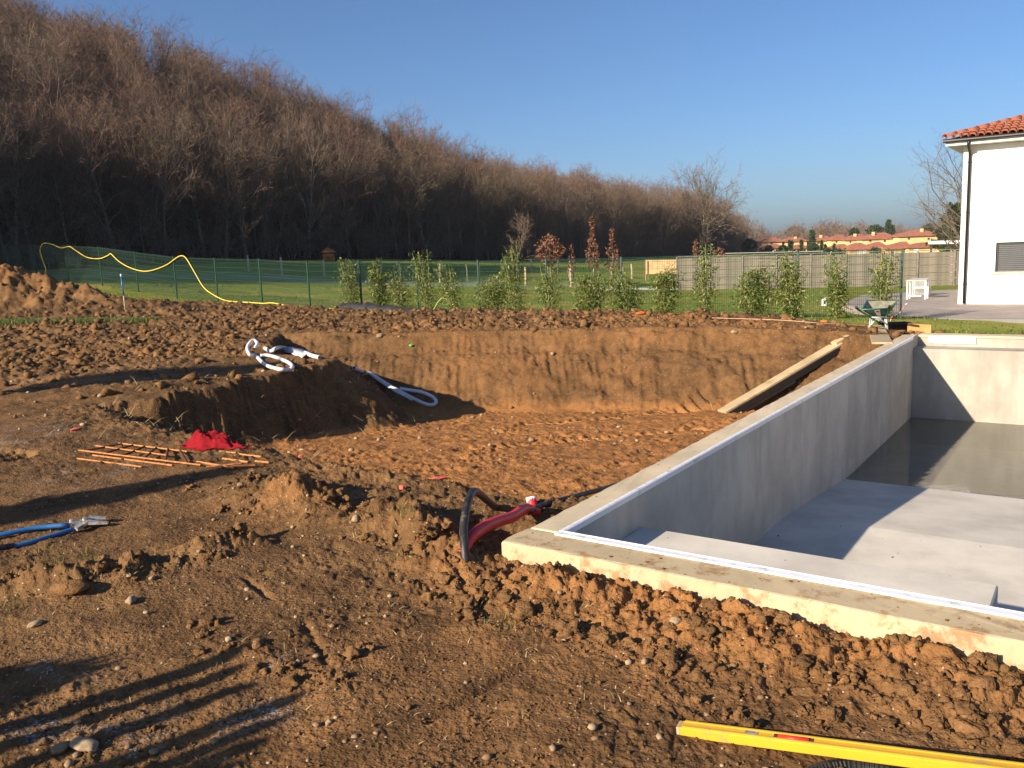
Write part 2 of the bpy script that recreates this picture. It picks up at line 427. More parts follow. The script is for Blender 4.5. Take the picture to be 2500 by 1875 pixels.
def simple(name, col, rough=.6, var=.18, scale=6.0, bump=.0, bscale=40, metal=0.0, spec=.3, dirt=None, dirtamt=.35):
    n = N(name); f = n.noise(scale, 5)
    dark = tuple(c*(1-var) for c in col[:3])+(1,); lite = tuple(min(1, c*(1+var)) for c in col[:3])+(1,)
    c = n.mix(n.ramp(f, .3, .7), dark, lite)
    if dirt: c = n.mix(n.ramp(n.noise(scale*2.3, 6, .65), .58-.25*dirtamt, .78), c, dirt)
    if bump: n.bump(n.noise(bscale, 4), bump, .004)
    return n.done(c, rough, metal, spec)

def soil_material(name='soil'):
    n = N(name)
    dark, brown, red, tan = c4(.066, .037, .0165), c4(.212, .118, .051), c4(.300, .136, .046), c4(.34, .215, .112)
    t = n.attr('tone')
    big = n.noise(.9, 4); mid = n.noise(5, 6, .6); fine = n.noise(38, 6, .65)
    f = n.math('ADD', n.math('MULTIPLY', n.ramp(mid, .3, .7), .55), n.math('MULTIPLY', n.ramp(big, .35, .65), .35))
    c = n.mix(f, dark, brown)
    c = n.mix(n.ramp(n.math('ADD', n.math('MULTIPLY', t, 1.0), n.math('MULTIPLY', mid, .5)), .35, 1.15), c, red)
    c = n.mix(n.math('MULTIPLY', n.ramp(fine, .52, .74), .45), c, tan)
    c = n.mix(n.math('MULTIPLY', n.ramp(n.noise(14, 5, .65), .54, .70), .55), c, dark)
    c = n.mix(n.math('MULTIPLY', n.attr('damp_shade'), .48), c, n.mix(.5, dark, c4(.10, .055, .026)))
    # small grit
    v = n.vor(70); g = n.vor(70, out='Color')
    sep = n.new('ShaderNodeSeparateColor'); n.link(g, sep.inputs[0])
    grit = n.math('MULTIPLY', n.ramp(v, .34, .22), n.ramp(sep.outputs[0], .94, .97))
    c = n.mix(grit, c, c4(.42, .35, .26))
    fr = n.math('MULTIPLY', n.attr('frost'), n.ramp(n.noise(60, 4, .7), .50, .62))
    c = n.mix(n.math('MULTIPLY', n.math('MULTIPLY', fr, .7), n.ramp(n.noise(4, 3), .46, .66)), c, c4(.45, .48, .52))
    n.bump(n.noise(170, 3, .6), .5, .003); n.bump(n.ramp(n.vor(85), .0, .6, 1, 0), .45, .006); n.bump(n.ramp(n.vor(40), .0, .6, 1, 0), .35, .010); n.bump(fine, .5, .010)
    return n.done(c, .95, 0, .12)
def concrete(name, col, streak=True, dirt=.3, stain=c4(.30, .20, .11), cut=.60):
    n = N(name)
    a = n.noise(1.3, 5, .6); b = n.noise(7, 5, .6)
    dk = tuple(c*.80 for c in col[:3])+(1,); lt = tuple(min(1, c*1.10) for c in col[:3])+(1,)
    c = n.mix(n.ramp(a, .32, .68), dk, lt)
    c = n.mix(n.math('MULTIPLY', n.ramp(b, .35, .75), .3), c, lt)
    if streak:
        s1 = n.noise(3.2, 4, .6, n.co((1.6, 1.6, .28)))
        c = n.mix(n.math('MULTIPLY', n.ramp(s1, .46, .72), .5), c, tuple(x*.66 for x in col[:3])+(1,))
    if dirt:
        c = n.mix(n.math('MULTIPLY', n.ramp(n.noise(9, 6, .7), cut, cut+.14), dirt), c, stain)
        c = n.mix(n.math('MULTIPLY', n.ramp(n.noise(45, 4, .7), .66, .74), dirt*1.4), c, tuple(x*.45 for x in stain[:3])+(1,))
    n.bump(n.noise(28, 5, .65), .25, .004); n.bump(b, .15, .006)
    return n.done(c, .88, 0, .2)
def leaf_mat(name, c0, c1, c2=None, rough=.6, trans=.25):
    n = N(name); r = n.island()
    c = n.mix(n.ramp(r, .1, .9), c0, c1)
    if c2: c = n.mix(n.ramp(r, .80, .95), c, c2)
    m = n.done(c, rough, 0, .25)
    if trans:
        tr = n.new('ShaderNodeBsdfTranslucent'); n.link(c, tr.inputs['Color'])
        mx = n.new('ShaderNodeMixShader'); mx.inputs[0].default_value = trans
        n.link(n.b.outputs[0], mx.inputs[1]); n.link(tr.outputs[0], mx.inputs[2]); n.link(mx.outputs[0], n.out.inputs['Surface'])
    return m

M = {}
M['soil'] = soil_material()
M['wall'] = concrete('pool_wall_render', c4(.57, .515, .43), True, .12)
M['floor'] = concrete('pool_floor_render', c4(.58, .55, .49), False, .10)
M['wall_sun_dimmed'] = concrete('pool_wall_sun_dimmed', c4(.37, .345, .295), True, .10)  # same render as the side walls, darkened to offset its direct sun
M['beam_sun_dimmed'] = concrete('pool_beam_sun_dimmed', c4(.45, .365, .235), False, .75, c4(.27, .145, .065), .50)  # base colour darkened to offset sun on the front; the stains are mud
M['coping'] = concrete('pool_beam_concrete', c4(.54, .455, .325), False, .6, c4(.33, .20, .10))
M['white_plastic'] = simple('white_plastic', c4(.80, .81, .82), .35, .04, 3, spec=.5, dirt=c4(.40, .33, .26), dirtamt=.12)
M['pipe_white'] = simple('white_pipe_foam', c4(.58, .60, .64), .45, .06, 5, spec=.4, dirt=c4(.38, .30, .22), dirtamt=.15)
M['rail'] = simple('rail_white', c4(.74, .76, .80), .35, .05, 8, spec=.5, dirt=c4(.30, .28, .27), dirtamt=.35)
M['fence_green'] = simple('fence_green_paint', c4(.006, .045, .026), .4, .1, 4, spec=.5)
M['rust'] = simple('rusty_steel', c4(.42, .17, .055), .75, .3, 30, .2, 120)
M['rust_dark'] = simple('dark_rusty_steel', c4(.075, .035, .02), .8, .3, 30)
M['yellow_hose'] = simple('yellow_hose', c4(.70, .52, .06), .45, .1, 4, spec=.4)
M['level_yellow'] = simple('level_yellow_paint', c4(.58, .335, .022), .38, .07, 5, spec=.5, dirt=c4(.34, .22, .10), dirtamt=.16)
M['red'] = simple('red_conduit', c4(.60, .022, .028), .5, .12, 8, spec=.4)
M['black'] = simple('black_pipe', c4(.018, .018, .02), .5, .3, 10, spec=.4, dirt=c4(.20, .16, .12), dirtamt=.28)
M['black_clean'] = simple('black_plastic', c4(.014, .014, .016), .45, .2, 10, spec=.5)
M['blue'] = simple('blue_paint', c4(.02, .13, .36), .35, .15, 12, spec=.5, dirt=c4(.12, .09, .07), dirtamt=.25)
M['steel'] = simple('worn_steel', c4(.50, .50, .48), .4, .3, 30, .2, 90, .6, dirt=c4(.18, .11, .06), dirtamt=.35)
M['galv'] = simple('galvanised_steel', c4(.46, .52, .50), .5, .15, 12, metal=.3, dirt=c4(.30, .22, .15), dirtamt=.2)
M['wood_pale'] = simple('pale_plank_wood', c4(.42, .33, .20), .75, .16, 3, .2, 60, dirt=c4(.26, .17, .09), dirtamt=.32)
M['wood_grey'] = simple('weathered_wood', c4(.19, .168, .142), .85, .3, 2.2, .3, 40)
M['wood_tan'] = simple('tan_wood', c4(.46, .31, .16), .8, .2, 3, .2, 40)
M['wood_post'] = simple('pale_post_wood', c4(.42, .34, .23), .85, .25, 5, .2, 40)
M['wood_orange'] = simple('orange_board', c4(.50, .25, .09), .8, .15, 6, .2, 60)
M['house_white'] = simple('white_render', c4(.84, .82, .77), .9, .02, 3, .12, 300)
M['soffit'] = simple('soffit_boards', c4(.55, .52, .46), .8, .05, 3)
M['gutter'] = simple('anthracite_metal', c4(.016, .017, .020), .4, .1, 4, spec=.5)
M['tile'] = simple('terracotta_tile', c4(.27, .088, .048), .8, .3, 9, .2, 60, dirt=c4(.18, .10, .07), dirtamt=.3)
M['shutter'] = simple('grey_shutter', c4(.075, .080, .086), .45, .06, 5, spec=.5)
M['sill'] = simple('grey_sill', c4(.40, .38, .34), .8, .1, 6)
M['cream'] = simple('cream_wall', c4(.66, .49, .24), .9, .06, .3)
M['roof_far'] = simple('terracotta_roof', c4(.33, .125, .075), .85, .25, 1.6)
M['paving'] = concrete('terrace_paving', c4(.30, .265, .245), False, .08)
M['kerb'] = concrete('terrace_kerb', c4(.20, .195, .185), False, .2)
M['glass'] = simple('window_glass', c4(.05, .06, .07), .12, .1, 4, spec=.6)
M['barrow_green'] = simple('barrow_green_paint', c4(.015, .13, .075), .35, .2, 6, spec=.5, dirt=c4(.22, .17, .12), dirtamt=.2)
M['barrow_inside'] = simple('cement_crust', c4(.24, .23, .17), .9, .25, 12, .3, 60)
M['cloth'] = simple('red_cloth', c4(.20, .009, .015), .95, .15, 14, .3, 260, spec=.1)
M['tape_red'] = simple('tape_red', c4(.62, .03, .03), .4, .05)
M['tape_white'] = simple('tape_white', c4(.8, .8, .8), .4, .05)
M['orange'] = simple('orange_marker', c4(.85, .16, .03), .6, .1)
M['sheet'] = simple('weed_membrane', c4(.045, .045, .05), .5, .3, 6, .3, 20)
M['stone'] = None
def stone_mat():
    n = N('river_stone'); r = n.objrand()
    c = n.mix(r, c4(.24, .165, .09), c4(.34, .27, .175)); c = n.mix(n.ramp(n.noise(14, 5), .5, .75), c, c4(.20, .12, .07))
    n.bump(n.noise(40, 4), .3, .004); return n.done(c, .8, 0, .25)
M['stone'] = stone_mat()
def gravel_mat():
    n = N('gravel_stones'); r = n.island()
    c = n.mix(n.ramp(r, 0, 1), c4(.18, .108, .058), c4(.34, .26, .165)); c = n.mix(n.math('MULTIPLY', n.ramp(n.noise(30, 4), .5, .7), .6), c, c4(.17, .09, .045)); return n.done(c, .8, 0, .25)
M['gravel'] = gravel_mat()
def clod_mat():
    n = N('soil_clods'); r = n.island()
    c = n.mix(r, c4(.150, .083, .036), c4(.235, .128, .055)); c = n.mix(n.math('MULTIPLY', n.ramp(n.noise(30, 6, .7), .45, .7), .6), c, c4(.065, .038, .019))
    c = n.mix(n.math('MULTIPLY', n.ramp(n.noise(90, 3, .7), .6, .75), .4), c, c4(.30, .19, .11))
    n.bump(n.noise(60, 6, .7), .9, .014); n.bump(n.ramp(n.vor(90), 0, .6, 1, 0), .5, .006); return n.done(c, .95, 0, .1)
M['clod'] = clod_mat()
M['bark'] = simple('bark', c4(.145, .115, .088), .95, .35, 5, .4, 30)
M['twig'] = leaf_mat('twigs', c4(.115, .080, .058), c4(.215, .150, .106), None, .9, 0)
M['twig_grey'] = leaf_mat('twigs_grey', c4(.105, .082, .056), c4(.215, .165, .110), None, .9, 0)
M['twig_red'] = leaf_mat('twigs_red', c4(.120, .072, .053), c4(.215, .130, .092), None, .9, 0)
M['bark_far'] = simple('bark_grey', c4(.13, .11, .085), .95, .3, 4)
M['bamboo'] = leaf_mat('bamboo_leaves', c4(.045, .085, .014), c4(.165, .195, .048), c4(.34, .31, .12), .55, .2)
M['bamboo_stem'] = simple('bamboo_canes', c4(.30, .30, .11), .6, .2, 8)
M['grass'] = leaf_mat('grass_blades', c4(.060, .100, .018), c4(.135, .175, .040), c4(.33, .27, .10), .6, .25)
M['straw'] = leaf_mat('dry_straw', c4(.30, .22, .11), c4(.46, .36, .19), None, .8, .1)
M['russet'] = leaf_mat('russet_leaves', c4(.145, .068, .042), c4(.24, .118, .074), None, .8, .25)
M['evergreen'] = leaf_mat('evergreen', c4(.016, .034, .012), c4(.045, .075, .024), None, .8, .1)
M['hedge'] = leaf_mat('hedge_leaves', c4(.018, .040, .014), c4(.05, .09, .03), None, .7, .15)
def lawn_mat():
    n = N('lawn_turf'); a = n.noise(.22, 4); b = n.noise(1.6, 5, .6); f = n.noise(22, 5, .7)
    c = n.mix(n.ramp(b, .3, .7), c4(.125, .172, .022), c4(.205, .248, .034))
    c = n.mix(n.math('MULTIPLY', n.ramp(a, .46, .66), .75), c, c4(.34, .28, .075))
    c = n.mix(n.math('MULTIPLY', n.ramp(f, .42, .7), .5), c, c4(.16, .20, .06))
    fr = n.attr('frost'); c = n.mix(n.math('MULTIPLY', fr, n.ramp(n.noise(9, 4, .7), .3, .7, .35, .9)), c, c4(.34, .42, .44))
    n.bump(f, .8, .05); return n.done(c, .95, 0, .1)
M['lawn'] = lawn_mat()
def litter():
    n = N('leaf_litter'); c = n.mix(n.ramp(n.noise(2, 6, .7), .3, .7), c4(.028, .018, .011), c4(.075, .045, .026)); return n.done(c, .95, 0, .1)
M['litter'] = litter()

# ================================================================== the ground
def polar_grid(rs, th, fn):
    R, T = np.meshgrid(rs, th, indexing='ij')
    x = (R*np.sin(T)).ravel(); y = (R*np.cos(T)).ravel()
    nr, nt = len(rs), len(th)
    i = np.arange(nr-1)[:, None]*nt+np.arange(nt-1)[None]
    F = np.stack([i, i+1, i+nt+1, i+nt], -1).reshape(-1, 4)[:, ::-1]
    return x, y, F
def build_soil():
    rs = np.concatenate([np.geomspace(1.5, 9.0, 470, endpoint=False), np.linspace(9.0, 17.5, 390, endpoint=False), np.geomspace(17.5, 42, 190)]); th = np.radians(np.linspace(-43, 43, 900))
    x, y, F = polar_grid(rs, th, None)
    pre = np.where(inside(x, y, SOIL_POLY), 1.0, -1.0)*poly_dist(x, y, SOILEDGE); sel = pre > -2.2
    z = np.full(x.shape, -3.0); A = None
    zs, As = land(x[sel], y[sel], True, True); z[sel] = zs; A = {}
    for k, v in As.items(): A[k] = np.full(x.shape, -9.0 if k == 'edge' else 0.0); A[k][sel] = v
    z = z+.03-.45*sstep(.12, -.45, A['edge'])
    tone = .16+.72*A['fl']+.10*A['face']*(y > 12.3)-.45*A['face']*(y < 12.3)+.22*A['lip']+.20*A['ridge']*(x > -1.6)-.15*A['ridge']*(x < -1.6)+.12*sstep(-1.5, 3.0, x)*(y > 12)+.22*fbm(x*.5, y*.5, 61, 3)  # tone is cut on the mound face, colouring in its shade
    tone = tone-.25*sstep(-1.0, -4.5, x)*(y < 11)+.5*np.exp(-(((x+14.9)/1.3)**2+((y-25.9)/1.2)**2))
    frost = .8*np.exp(-((poly_dist(x, y, SWALE)-.1)/.8)**2)*sstep(-4.0, -5.4, x)
    for (px, py, r) in FROST:
        p = gz(px, py, -.16); frost = np.maximum(frost, np.exp(-(((x-p[0])**2+(y-p[1])**2)/r**2)))
    keep = (A['edge'].reshape(-1) > -1.2)
    F = F[keep[F].any(1)]
    # leave out the cells under the pool
    a, b = pool_ab(x, y); under = (a > .35) & (a < 5.7) & (b > .35) & (b < 10.35)
    F = F[~under[F].all(1)]
    used = np.unique(F); mp = np.full(len(x), -1); mp[used] = np.arange(len(used))
    me = fast_mesh('soil_ground', np.stack([x, y, z], 1)[used], mp[F]); shade_smooth(me)
    attr(me, 'damp_shade', np.clip(A['face']*(.75+.5*fbm(x*.8, y*.8, 62, 3))*(1-.6*(y < 12.3))+.5*sstep(.1, .5, fbm(x*.6, y*.6, 63, 4))*(1-A['face']), 0, 1)[used]); attr(me, 'tone', tone[used]); attr(me, 'frost', np.clip(frost, 0, 1)[used])  # random moist patches, plus darkening painted on the banks to offset sun
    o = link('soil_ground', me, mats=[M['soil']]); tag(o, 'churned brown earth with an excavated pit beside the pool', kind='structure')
    return o
FROST = [(130, 1810, .16), (250, 1790, .12), (370, 1800, .12), (560, 1775, .10), (660, 1755, .08), (200, 1175, .3), (300, 1150, .2), (20, 1080, .5), (330, 1850, .12), (150, 1640, .2), (660, 1650, .08)]
SOIL = build_soil()
def build_soil_margin():
    """the same earth carried on, more coarsely, behind the camera and to both sides"""
    rs = np.geomspace(.25, 34.0, 210); th = np.radians(np.linspace(-180, 180, 900)); x, y, F = polar_grid(rs, th, None)
    R_ = np.hypot(x, y); T_ = np.degrees(np.arctan2(x, y)); core = (R_ > 1.56) & (np.abs(T_) < 42.6)
    a, b = pool_ab(x, y); inp = (a > .1) & (a < 5.5) & (b > .1) & (b < 10.2)
    F = F[~core[F].all(1) & ~inp[F].any(1)]; used = np.unique(F); mp = np.full(len(x), -1); mp[used] = np.arange(len(used)); xu, yu = x[used], y[used]
    zs, A = land(xu, yu, True, True); zs = zs+.022-.45*sstep(.12, -.45, A['edge']); Fm = mp[F]; Fm = Fm[(A['edge'] > -1.2)[Fm].any(1)]
    me = fast_mesh('soil_margin', np.stack([xu, yu, zs], 1), Fm); shade_smooth(me)
    attr(me, 'tone', .16+.22*A['lip']+.22*fbm(xu*.5, yu*.5, 61, 3)); attr(me, 'damp_shade', .5*sstep(.1, .5, fbm(xu*.6, yu*.6, 63, 4))); attr(me, 'frost', 0*xu)
    tag(link('soil_margin', me, mats=[M['soil']]), 'brown earth at the margins of the building plot', kind='structure')
build_soil_margin()

def build_lawn():
    rs = np.concatenate([np.geomspace(9, 130, 240), np.geomspace(140, 780, 50)]); th = np.radians(np.linspace(-75, 75, 420))
    x, y, F = polar_grid(rs, th, None)
    z = base_land(x, y)
    z = np.where(y > 420, z-.0*(y), z)
    z = z+hill(x, y)+.02*fbm(x*.8, y*.8, 70, 3)
    e = poly_dist(x, y, SOILEDGE); ins = inside(x, y, SOIL_POLY)
    z = z-np.where(ins, .15+1.6*sstep(.5, 2.2, e), 0)
    keep = ~(ins & (e > 3.0)); F = F[keep[F].any(1)]
    used = np.unique(F); mp = np.full(len(x), -1); mp[used] = np.arange(len(used))
    wood = inside(x, y, WOOD_POLY)
    xw = inside(x, y, WOOD_POLY) | (poly_dist(x, y, EDGE) < 3.0)
    fw = xw[F].all(1)
    me = fast_mesh('lawn', np.stack([x, y, z], 1)[used], mp[F]); shade_smooth(me)
    # frost lies where the wood keeps the low sun off the turf
    fr = .6*sstep(47, 51, y-.06*x)*sstep(12, -6, x)*sstep(60, 52, y-.10*x)*sstep(-.3, .25, fbm(x*.25, y*.25, 81, 3)+.15)
    attr(me, 'frost', np.clip(fr, 0, 1)[used])
    me.materials.append(M['lawn']); me.materials.append(M['litter'])
    me.polygons.foreach_set('material_index', fw.astype(np.int32))
    o = link('lawn', me); tag(o, 'green lawn and meadow running back to the wooded hillside', kind='structure')
build_lawn()
def outer_land(x, y): return float(base_land(np.array([x]), np.array([y]))[0]+hill(np.array([x]), np.array([y]))[0])

# ================================================================== the pool shell
def ab(a, b): p = pool(a, b); return (p[0], p[1])
PW, PN, PL, PWID = .20, .23, 10.04, 5.4          # side wall, near beam, length to far wall, outer right edge of the basin (inside)
BOT = -1.9
shell = thing('swimming_pool', pool(2.7, 5, BOT), 'unfinished grey concrete swimming pool shell with shallow puddle at far end', 'pool')
def pbox(a0, a1, b0, b1, z0, z1, bev=0.0, mb=None):
    c = pool((a0+a1)/2, (b0+b1)/2, (z0+z1)/2)
    return (mb or MB()).box(c, ((a1-a0)/2, (b1-b0)/2, (z1-z0)/2), (PR, PD, (0, 0, 1)), bev)
BEAM = .105
# the four walls under their top beams
pbox(.006, PW, PN, PL, BOT, -BEAM).build('wall', M['wall'], shell)
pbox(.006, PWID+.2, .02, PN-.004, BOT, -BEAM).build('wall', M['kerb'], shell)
pbox(PW+.002, PWID, 9.68, PL-.004, BOT, -.155).build('wall', M['wall_sun_dimmed'], shell)
pbox(PW-.1, PWID+.2, PL, PL+.28, BOT, -.035).build('wall', M['wall_sun_dimmed'], shell)
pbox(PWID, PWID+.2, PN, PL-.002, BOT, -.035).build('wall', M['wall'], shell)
def beam_mesh(a0, a1, b0, b1, z0, z1, seed):
    """top beam cast against earth: outer side slightly ragged, arrises chipped"""
    na = max(4, int((a1-a0)/.05)); nb = max(4, int((b1-b0)/.05)); V = []; F = []
    A = np.linspace(a0, a1, na+1); B = np.linspace(b0, b1, nb+1)
    ring = [(a, b0) for a in A[:-1]]+[(a1, b) for b in B[:-1]]+[(a, b1) for a in A[::-1][:-1]]+[(a0, b) for b in B[::-1][:-1]]
    ring = np.array(ring); n = len(ring); c = np.array([(a0+a1)/2, (b0+b1)/2])
    lv = [(z0, 0.0), (z0+(z1-z0)*.5, 0.0), (z1-.012, .001), (z1-.003, .005), (z1, .013)]
    for k, (z, inset) in enumerate(lv):
        s = np.sign(c-ring)*inset
        edge_a = (np.isclose(ring[:, 0], a0) | np.isclose(ring[:, 0], a1)); edge_b = (np.isclose(ring[:, 1], b0) | np.isclose(ring[:, 1], b1))
        q = ring+np.stack([s[:, 0]*edge_a, s[:, 1]*edge_b], 1)
        w = .006*fbm(ring[:, 0]*6+seed, ring[:, 1]*6, 7+k, 3)
        q = q+np.stack([w*edge_a*(np.isclose(ring[:, 0], a0)), w*edge_b*np.isclose(ring[:, 1], b0)], 1)
        for (u, v) in q: V.append(pool(u, v, z+(.003*vnoise(u*7, v*7, 3) if k > 1 else (.02*vnoise(u*5, v*5, 9) if k == 0 else 0))))
    for k in range(len(lv)-1):
        F += [(k*n+i, k*n+(i+1) % n, (k+1)*n+(i+1) % n, (k+1)*n+i) for i in range(n)]
    F += [tuple(range((len(lv)-1)*n, len(lv)*n)), tuple(range(n))[::-1]]
    return MB().add(V, F)
beam_mesh(0, PW+.0, PN, PL+.004, -BEAM, 0, 1).build('top_beam', M['coping'], shell)
beam_mesh(-.012, PWID+.2, -.012, PN-.001, -BEAM-.05, 0, 5).build('top_beam', M['beam_sun_dimmed'], shell)
pbox(PW+.002, PWID+.2, PL+.006, PL+.285, -.033, 0, .006).build('top_beam', M['coping'], shell)
pbox(PWID+.002, PWID+.2, PN+.002, PL-.004, -.033, 0, .006).build('top_beam', M['coping'], shell)
# floor: flat shallow end, then a long fall to the deep end
fb = [(PN, -.955), (3.94, -.955), (6.05, -1.14), (9.68, -1.50)]
V = []; F = []
for (b, z) in fb: V += [pool(PW-.01, b, z), pool(PWID+.01, b, z)]
F = [(2*i, 2*i+1, 2*i+3, 2*i+2) for i in range(3)]
V2 = [(v[0], v[1], v[2]-.2) for v in V]
MB().add(V, F).add(V2, [f[::-1] for f in F]).build('pool_floor', M['floor'], shell)
pbox(PW+.002, 2.05, PN+.002, 1.11, -.9545, -.222, .008).build('bench', M['floor'], shell)
# liner rail along the inner arris: near side wide and bright, left side narrow
r1 = pbox(PW-.02, PWID, PN-.052, PN-.006, .002, .012, .003); r1.build('liner_rail', M['rail'], shell)
r1 = pbox(PW-.02, PWID, PN-.0055, PN+.006, -.02, .014, .003); r1.build('liner_rail', M['white_plastic'], shell)
pbox(PW-.026, PW-.001, PN+.003, 9.96, .004, .010, .002).build('liner_rail', M['rail'], shell)
pbox(PW+.0005, PW+.006, PN+.007, 9.67, -.025, .008, .001).build('liner_rail', M['white_plastic'], shell)
pbox(PW+.0005, PW+.004, PN+.003, 9.676, BOT+.3, -.027).build('wall_render', M['wall'], shell)
# skimmer mouth in the far wall
sk = thing('skimmer_frame', pool(.64, PL, -.12), None, None); sk.parent = shell; sk.location = Vector(pool(.64, PL, -.12))-shell.location
for k in ('label', 'category'):
    if k in sk: del sk[k]
def skm(a0, a1, z0, z1, d0, d1, mat, name): pbox(a0, a1, PL-d1, PL-d0, z0, z1, .002).build(name, mat, sk)
skm(.34, .94, -.114, -.102, .001, .022, M['white_plastic'], 'frame_rail'); skm(.34, .94, -.034, -.022, .001, .022, M['white_plastic'], 'frame_rail')
skm(.34, .352, -.1015, -.0345, .001, .022, M['white_plastic'], 'frame_rail'); skm(.928, .94, -.1015, -.0345, .001, .022, M['white_plastic'], 'frame_rail')
skm(.3525, .88, -.1015, -.0345, .001, .012, M['white_plastic'], 'flap'); skm(.8805, .9275, -.1015, -.0345, .001, .009, M['white_plastic'], 'flap')
# shallow water lying in the deep end
def water():
    n = N('pool_water'); nt = n.t
    tr = n.new('ShaderNodeBsdfTransparent'); tr.inputs[0].default_value = (.86, .87, .78, 1)
    gl = n.new('ShaderNodeBsdfGlossy'); gl.inputs['Roughness'].default_value = .04
    fr = n.new('ShaderNodeFresnel'); fr.inputs['IOR'].default_value = 1.55
    bp = n.new('ShaderNodeBump'); bp.inputs['Strength'].default_value = .10; bp.inputs['Distance'].default_value = .012
    n.link(n.noise(5, 3, .5, n.co((1, 2.2, 1))), bp.inputs['Height']); n.link(bp.outputs[0], gl.inputs['Normal']); n.link(bp.outputs[0], fr.inputs['Normal'])
    mx = n.new('ShaderNodeMixShader'); df = n.new('ShaderNodeBsdfDiffuse'); df.inputs[0].default_value = (.30, .285, .225, 1); m2 = n.new('ShaderNodeMixShader'); m2.inputs[0].default_value = .42; n.link(tr.outputs[0], m2.inputs[1]); n.link(df.outputs[0], m2.inputs[2])
    n.link(fr.outputs[0], mx.inputs[0]); n.link(m2.outputs[0], mx.inputs[1]); n.link(gl.outputs[0], mx.inputs[2])
    n.link(mx.outputs[0], n.out.inputs['Surface']); return n.m
M['water'] = water()
WZ = -1.135
V = [pool(PW-.01, 5.99, WZ), pool(PWID, 5.99, WZ), pool(PWID, 9.7, WZ), pool(PW-.01, 9.7, WZ)]
w = MB().add(V, [(0, 1, 2, 3)]).build('pool_water', M['water'], base=pool(2.7, 8, WZ)); tag(w, 'shallow murky water standing in the deep end of the pool', kind='structure')
# dry mud crumbs and smears left on the concrete
def crumbs(name, spots, label):
    mb = MB()
    for (p, r) in spots:
        n = 7; V = []; F = []
        for k in range(3):
            rr = r*(1, .8, .35)[k]; zz = min(r*(0, .35, .62)[k], (0, .004, .008)[k])
            for j in range(n):
                an = j*2*math.pi/n+k*.3; q = rr*(.7+.6*random.random()); V.append((p[0]+q*math.cos(an), p[1]+q*math.sin(an), p[2]+zz))
        for k in range(2): F += [(k*n+j, k*n+(j+1) % n, (k+1)*n+(j+1) % n, (k+1)*n+j) for j in range(n)]
        F.append(tuple(range(2*n, 3*n))); mb.add(V, F)
    o = mb.build(name, M['clod'], smooth=False); return tag(o, label, kind='stuff')
sp = []
for i in range(70):
    a = random.uniform(.0, 2.6); sp.append((pool(a, random.uniform(.0, .17), .001), random.choice([.0015, .002, .002, .003, .004, .008])))
for i in range(40): sp.append((pool(random.uniform(.02, .17), random.uniform(.3, 9.5), .001), random.choice([.002, .003, .005])))
for i in range(60): sp.append((pool(.55+random.gauss(0, .22), 1.75+random.gauss(0, .35), -.954), random.choice([.006, .010, .016, .028, .04])))
for i in range(30): sp.append((pool(random.uniform(.3, 2.2), random.uniform(1.3, 3.9), -.954), random.choice([.004, .006, .01])))
for i in range(14): sp.append((pool(random.uniform(.3, 1.9), random.uniform(.3, 1.05), -.2215), random.choice([.002, .004, .006])))
crumbs('mud_crumbs', sp, 'dried mud crumbs scattered over the pool concrete')

# ================================================================== things lying about the site
def ico(sub):
    import bmesh
    bm = bmesh.new(); bmesh.ops.create_icosphere(bm, subdivisions=sub, radius=1.0)
    bm.verts.ensure_lookup_table(); V = np.array([v.co[:] for v in bm.verts]); F = np.array([[v.index for v in f.verts] for f in bm.faces]); bm.free(); return V, F
ICO1, ICO2, ICO3 = ico(1), ico(2), ico(3)
ICO0 = (np.array([(0, 0, 1), (.9, 0, .3), (.28, .85, .3), (-.72, .53, .3), (-.72, -.53, .3), (.28, -.85, .3), (.6, .4, -.5), (-.3, .7, -.5), (-.7, -.1, -.5), (.1, -.8, -.5)], float), np.array([(0, 1, 2), (0, 2, 3), (0, 3, 4), (0, 4, 5), (0, 5, 1), (1, 6, 2), (2, 6, 7), (2, 7, 3), (3, 7, 8), (3, 8, 4), (4, 8, 9), (4, 9, 5), (5, 9, 1), (1, 9, 6)]))
def n3(V, s, f): return (vnoise(V[:, 0]*f+s*3.7, V[:, 1]*f+s, s)+vnoise(V[:, 1]*f-s*2.1, V[:, 2]*f+s*1.3, s+7)+vnoise(V[:, 2]*f+s*.7, V[:, 0]*f-s, s+13))*.75
def lump(base, seed, rough=.3, freq=1.4, fine=.12, crumb=0.0):
    V, F = base; d = 1+rough*n3(V, seed, freq)+fine*n3(V, seed+50, freq*2.7)
    if crumb: d = d+crumb*(np.abs(n3(V, seed+90, 3.1))*1.3-.25)+crumb*.6*(np.abs(n3(V, seed+91, 6.3))-.2)
    return V*np.maximum(d, .25)[:, None], F
def scatter_lumps(name, pos, rad, mat, label, base, nvar=8, rough=.45, flat=.75, sink=.3, smooth=True, crumb=.0):
    protos = [lump(base, 20+i, rough, 1.3, .16, crumb) for i in range(nvar)]; VV = []; FF = []; o = 0
    for i in range(len(pos)):
        V, F = protos[i % nvar]
        an = rng.uniform(0, 6.283, 3); Rm = np.array(Matrix.Rotation(an[0], 3, 'X') @ Matrix.Rotation(an[1], 3, 'Y') @ Matrix.Rotation(an[2], 3, 'Z'))
        q = (V@Rm.T)*rad[i]*rng.uniform(.75, 1.2, 3)*(1, 1, flat); q = q+pos[i]+(0, 0, rad[i]*(flat-sink))
        VV.append(q); FF.append(F+o); o += len(V)
    me = fast_mesh(name, np.concatenate(VV), np.concatenate(FF))
    if smooth: shade_smooth(me)
    ob = link(name, me, mats=[mat]); return tag(ob, label, kind='stuff')
